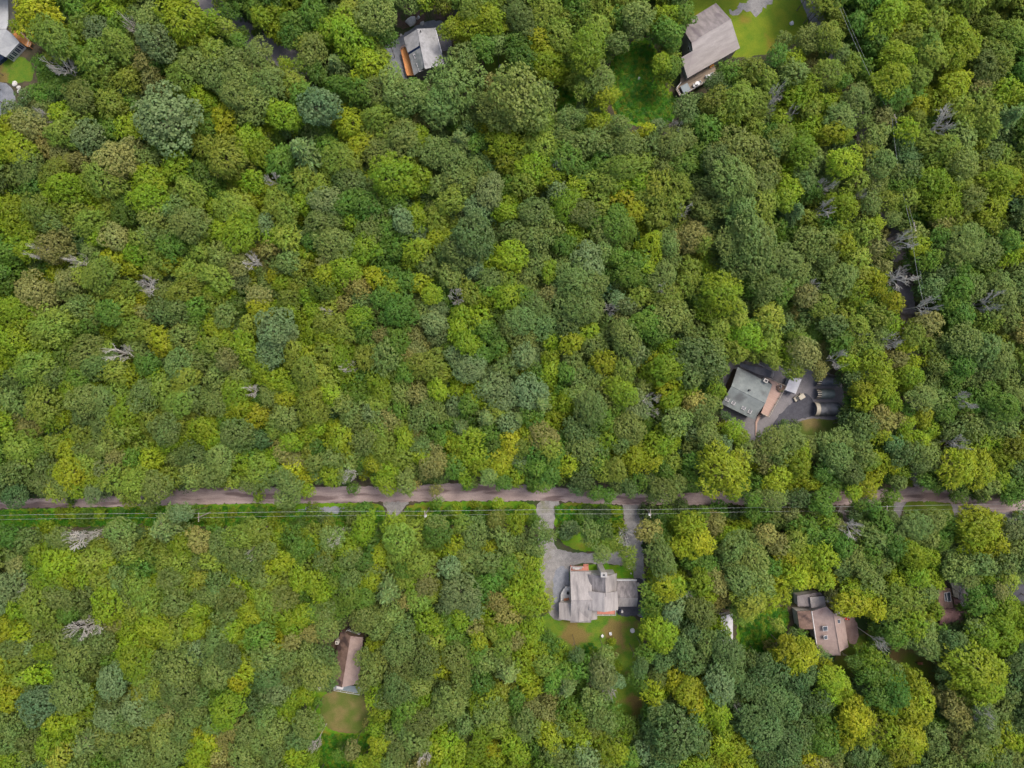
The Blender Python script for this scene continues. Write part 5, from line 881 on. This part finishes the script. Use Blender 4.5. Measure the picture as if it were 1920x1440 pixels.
# ------------------------------------------------------------------ labels
LOOK = {'y': ('bright yellow-green', 'leafy'), 'Y': ('golden yellow', 'leafy'), 'o': ('light olive green', 'leafy'), 'g': ('fresh mid-green', 'leafy'), 'd': ('dark bluish-green', 'clumpy'), 's': ('soft sage green', 'clumpy'), 'p': ('pale grey-green', 'clumpy'), 'b': ('tan-brown', 'thin')}
LM = [('the rambling grey house', 1120, 1110), ('the green-grey roofed house', 1410, 735), ('the taupe gabled house', 1330, 80), ('the pale slate-roofed house', 795, 90), ('the narrow brown-roofed house', 655, 1240), ('the pinkish tan house', 1540, 1170),
      ('the red-brown roofed house', 1790, 1155), ('the corner grey house', 20, 80), ('the grass oval by the driveways', 1735, 950), ('the white-roofed outbuilding', 1362, 1170), ('the upper left road', 480, 80)]
def where(x, y):
    best = min(LM, key=lambda l: math.hypot(l[1]-x, l[2]-y)); dx, dy = x-best[1], y-best[2]
    s_ = ''
    if math.hypot(dx, dy) < 170:
        s_ = ('above' if dy < -abs(dx)*.5 else 'below' if dy > abs(dx)*.5 else '')
        if abs(dx) > abs(dy)*.5: s_ += (' ' if s_ else '')+('right of' if dx > 0 else 'left of')
        s_ = s_+' '+best[0]+', '
    return s_
used = set()
def region(x, y):
    cx_ = ['far left', 'left', 'middle', 'right', 'far right'][min(4, max(0, int(x/384)))]; cy_ = ['top', 'upper', 'centre', 'lower', 'bottom'][min(4, max(0, int(y/288)))]
    return cy_+' '+cx_
SHORT = {'y': 'bright green', 'Y': 'golden', 'o': 'olive', 'g': 'mid-green', 'd': 'dark', 's': 'sage', 'p': 'grey-green', 'b': 'tan', 'c': 'pine', 'r': 'rust', 'x': 'bare grey'}
def placed(x, y, look):
    nb = {}
    for q in items:
        dx, dy = q[0]-x, q[1]-y; d_ = math.hypot(dx, dy)
        if d_ < 8 or d_ > 130 or q[5]: continue
        k_ = ('above' if dy < 0 else 'below') if abs(dy) > abs(dx) else ('on its left' if dx < 0 else 'on its right')
        d_ /= (q[2]+6)
        if k_ not in nb or d_ < nb[k_][0]: nb[k_] = (d_, SHORT[q[3]])
    s_ = where(x, y).strip(' ,'); opts = []
    ks = sorted(nb, key=lambda k: {'golden': 0, 'bare grey': 0, 'pine': 0, 'rust': 0, 'tan': 1, 'dark': 1}.get(nb[k][1], 2)+nb[k][0]*.1)
    pairs = [(ks[i_], ks[j_]) for i_ in range(len(ks)) for j_ in range(i_+1, len(ks))]
    if s_: opts += ['%s %s' % (look, s_)]
    for k_ in ks:
        if s_: opts.append('%s %s, %s crown %s' % (look, s_, nb[k_][1], k_))
    for k_ in ks: opts.append('%s at %s of photo, %s crown %s' % (look, region(x, y), nb[k_][1], k_))
    for a_, b_ in pairs: opts.append('%s, %s, %s one %s, %s %s' % (look, region(x, y), nb[a_][1], a_, nb[b_][1], b_))
    if len(ks) > 2: opts.append('%s, %s, %s %s, %s %s, %s %s' % (look, region(x, y), nb[ks[0]][1], ks[0].split()[-1], nb[ks[1]][1], ks[1].split()[-1], nb[ks[2]][1], ks[2].split()[-1]))
    for q in opts:
        if len(q.split()) <= 16 and q not in used: used.add(q); return q
    for e_ in ('ragged', 'rounded', 'spreading', 'narrow', 'dense', 'loose'):
        q = e_+' '+opts[-1]
        if len(q.split()) <= 16 and q not in used: used.add(q); return q
    return opts[0]

# ------------------------------------------------------------------ build the trees
SV, Sv, Sh, St, Sm = [], [], [], [], []
def jit(c, a=.13, hue=.06):
    f = 1+rt.gauss(0, a); g_ = rt.gauss(0, hue); return (max(.004, c[0]*f*(1+g_)), max(.004, c[1]*f), max(.004, c[2]*f*(1-g_)))
def stuff(V, v, h_, tint, mi):
    SV.append(V); Sv.append(v); Sh.append(h_); St.append(np.tile(np.array(tint, np.float32), (len(V), 1))); Sm.append(np.full(len(V)//4, mi, np.int8))
for i, (px, py, r, k, H, fl) in enumerate(items):
    rad = r*2.5*K*(CAM_H-H)/CAM_H*1.07
    ji, jj = int((py+80)/cell), int((px+80)/cell); qq = max(1, int(r*2.5*.75/cell))
    if 0 <= ji < GH and 0 <= jj < GW:
        sub = opn[max(0, ji-qq):ji+qq+1, max(0, jj-qq):jj+qq+1]; rad *= 1-.22*min(1, sub.mean()*2.2) if k != 'x' else 1
    if k == 'x':
        H = 11+.5*r+rt.random()*2; cx, cy, _ = P(px, py, H*.8); bx_, by_ = push(cx, cy); rad *= 1.05
        # a dead crown seen leaning outward: its foot is nearer the photo's centre
        t_ = thing('dead_tree', placed(px, py, 'bare pale grey dead tree'), 'dead tree', (bx_, by_, 0), 'bare dead trees in the woods')
        dm = rt.choice(DEAD); an = rt.random()*6.28
        for nm_, me in (('trunk', dm[0]), ('branches', dm[1])):
            o = bpy.data.objects.new(nm_, me); C.objects.link(o); o.parent = t_; o.rotation_euler = (0, 0, an); o.scale = (rad, rad, H); o.location = (0, 0, 0)
        continue
    if H < 5.2: zs = min(.8, (H*.55)/max(rad, .1)); zc = H-rad*zs*.85
    else: zs = rt.uniform(.75, 1.05) if KIND.get(k) == 'spiky' else rt.uniform(.68, .9); zc = H-rad*zs*.8
    cx, cy, _ = P(px, py, zc+rad*zs*.3); bx_, by_ = push(cx, cy)
    tint = jit(TINT[k]); an = rt.random()*6.28
    fam = 'pine' if k == 'c' else KIND[k]
    if fam == 'round' and k == 's' and rt.random() < .35: fam = 'spiky'
    sz = 'L' if (r >= 11.5 or k == 'c') else 'M' if r >= 7.5 else 'S'
    pi = rt.randrange(len(PROT[fam, sz])); ex = rt.uniform(.84, 1.18)
    lean = np.array((cx-bx_, cy-by_, zc)); Ll = np.linalg.norm(lean)
    ind = i in IND or k in 'cr' or (not fl and H < 5.2 and k not in 'x')
    if k == 'c': zs = 1.5; zc = H-rad*zs*.75
    if ind:
        if H < 5.2: nm_, cat, grp = 'shrub', 'shrub', 'low shrubs along the road and yards'
        elif k == 'c': nm_, cat, grp = 'pine_tree', 'pine', 'pine trees in the woods'
        else: nm_, cat, grp = 'broadleaf_tree', 'tree', 'broadleaf trees of the wood'
        if k == 'c': look = 'pale feathery star-shaped pine'
        elif k == 'r': look = 'small rust-red shrub'
        else:
            sw = 'huge ' if r >= 17 else 'big ' if r >= 13 else ''
            look = (sw if cat == 'tree' else 'low ')+LOOK[k][0]+' '+('crown' if cat == 'tree' else 'shrub')
        t_ = thing(nm_, placed(px, py, look), cat, (bx_, by_, 0), grp)
        o = bpy.data.objects.new('crown', MESH[fam, sz][pi]); C.objects.link(o); o.parent = t_
        o.location = (cx-bx_, cy-by_, zc); o.scale = (rad*ex, rad/ex, rad*zs); o.rotation_euler = (0, 0, an); o.color = (*tint, 1)
        o = bpy.data.objects.new('trunk', rt.choice(TRM)); C.objects.link(o); o.parent = t_
        th = Ll+rad*zs*.35; kx = rad*.62 if H > 5.2 else rad*.5
        o.scale = (kx, kx, th); o.rotation_euler = (0, math.acos(lean[2]/Ll), math.atan2(lean[1], lean[0]))
    else:
        V, v, h_ = PROT[fam, sz][pi]; ca, sa = math.cos(an), math.sin(an)
        W_ = V*np.array((rad*ex, rad/ex, rad*zs), np.float32); X = W_[:, 0]*ca-W_[:, 1]*sa+cx; Y = W_[:, 0]*sa+W_[:, 1]*ca+cy
        stuff(np.stack([X, Y, W_[:, 2]+zc], 1).astype(np.float32), v, h_, tint, 0)
        T = TRs*np.array((rad*.6, rad*.6, Ll), np.float32); T = T+np.array((bx_, by_, 0))+np.outer(T[:, 2]/Ll, (cx-bx_, cy-by_, 0))
        stuff(T.astype(np.float32), np.zeros(len(T), np.float32), np.zeros(len(T), np.float32), (0, 0, 0), 1)
me = mesh_np('broadleaf_woodland', np.concatenate(SV), [LEAFS, M['bark']], np.concatenate(Sv), np.concatenate(Sh), np.concatenate(St), mat_idx=np.concatenate(Sm))
o = bpy.data.objects.new('broadleaf_woodland', me); C.objects.link(o)
tag(o, 'unbroken green mass of smaller crowns filling the wood between the larger trees', 'woodland', kind='stuff')
# undergrowth between the trunks, weeds on the rough ground
def scatter(name, pts, tints, rr, zz, lab, cat):
    A, v2, h2, t2 = [], [], [], []
    for (x, y) in pts:
        V, v, h_ = rt.choice(PROT['low', 'S']); r = rt.uniform(*rr); an = rt.random()*6.28; ca, sa = math.cos(an), math.sin(an); z = rt.uniform(*zz)*r
        W_ = V*np.array((r, r, z), np.float32); A.append(np.stack([W_[:, 0]*ca-W_[:, 1]*sa+x, W_[:, 0]*sa+W_[:, 1]*ca+y, W_[:, 2]+z*.4], 1))
        v2.append(v); h2.append(h_); t2.append(np.tile(np.array(jit(rt.choice(tints)), np.float32), (len(V), 1)))
    me = mesh_np(name, np.concatenate(A), [LEAFS], np.concatenate(v2), np.concatenate(h2), np.concatenate(t2))
    o = bpy.data.objects.new(name, me); C.objects.link(o); tag(o, lab, cat, kind='stuff')
pts = []
while len(pts) < 5200:
    x, y = rt.uniform(-75, 1995), rt.uniform(-75, 1515); j, i = int((y+80)/cell), int((x+80)/cell)
    if big[j, i]: continue
    pts.append(P(x, y)[:2])
scatter('undergrowth', pts, [(.035,.08,.012), (.05,.09,.015), (.03,.06,.018), (.075,.085,.02), (.07,.055,.02)], (.9, 2.0), (.5, 1.1), 'dark green undergrowth of bushes and saplings on the forest floor', 'undergrowth')
pts = []
rough = [[(1145,115),(1185,75),(1225,90),(1232,150),(1255,180),(1265,195),(1258,228),(1205,232),(1165,220),(1148,190)], [(1045,165),(1072,165),(1080,190),(1064,216),(1048,212)],
         [(1388,1172),(1430,1153),(1470,1138),(1478,1160),(1465,1192),(1440,1208),(1428,1230),(1392,1230)], [(580,1375),(620,1378),(680,1380),(708,1378),(700,1405),(692,1450),(590,1450),(576,1400)], [(1040,948),(1165,952),(1165,1000),(1050,1000)], [(-60,962),(210,956),(350,952),(480,950),(640,966),(715,955),(718,985),(400,985),(-60,985)], [(762,956),(900,952),(1000,955),(1006,980),(860,985),(762,975)], [(1092,1215),(1110,1205),(1130,1235),(1150,1300),(1120,1260)]]
for poly in rough:
    ar = abs(ngon_area_sign(poly))/2; n = int(ar*.10); xs = [p[0] for p in poly]; ys = [p[1] for p in poly]; k = 0
    while k < n:
        x, y = rt.uniform(min(xs), max(xs)), rt.uniform(min(ys), max(ys))
        if inside((x, y), poly): pts.append(P(x, y)[:2]); k += 1
scatter('meadow_weeds', pts, [(.06,.19,.006), (.10,.21,.008), (.045,.14,.008), (.15,.20,.012)], (.3, .75), (.4, .9), 'bright green weeds and tall grass on open rough ground and road verges', 'weeds')
print('items', len(items), 'fills', len(fills), 'ind', len(IND), 'stuff quads', sum(len(a_) for a_ in SV)//4)
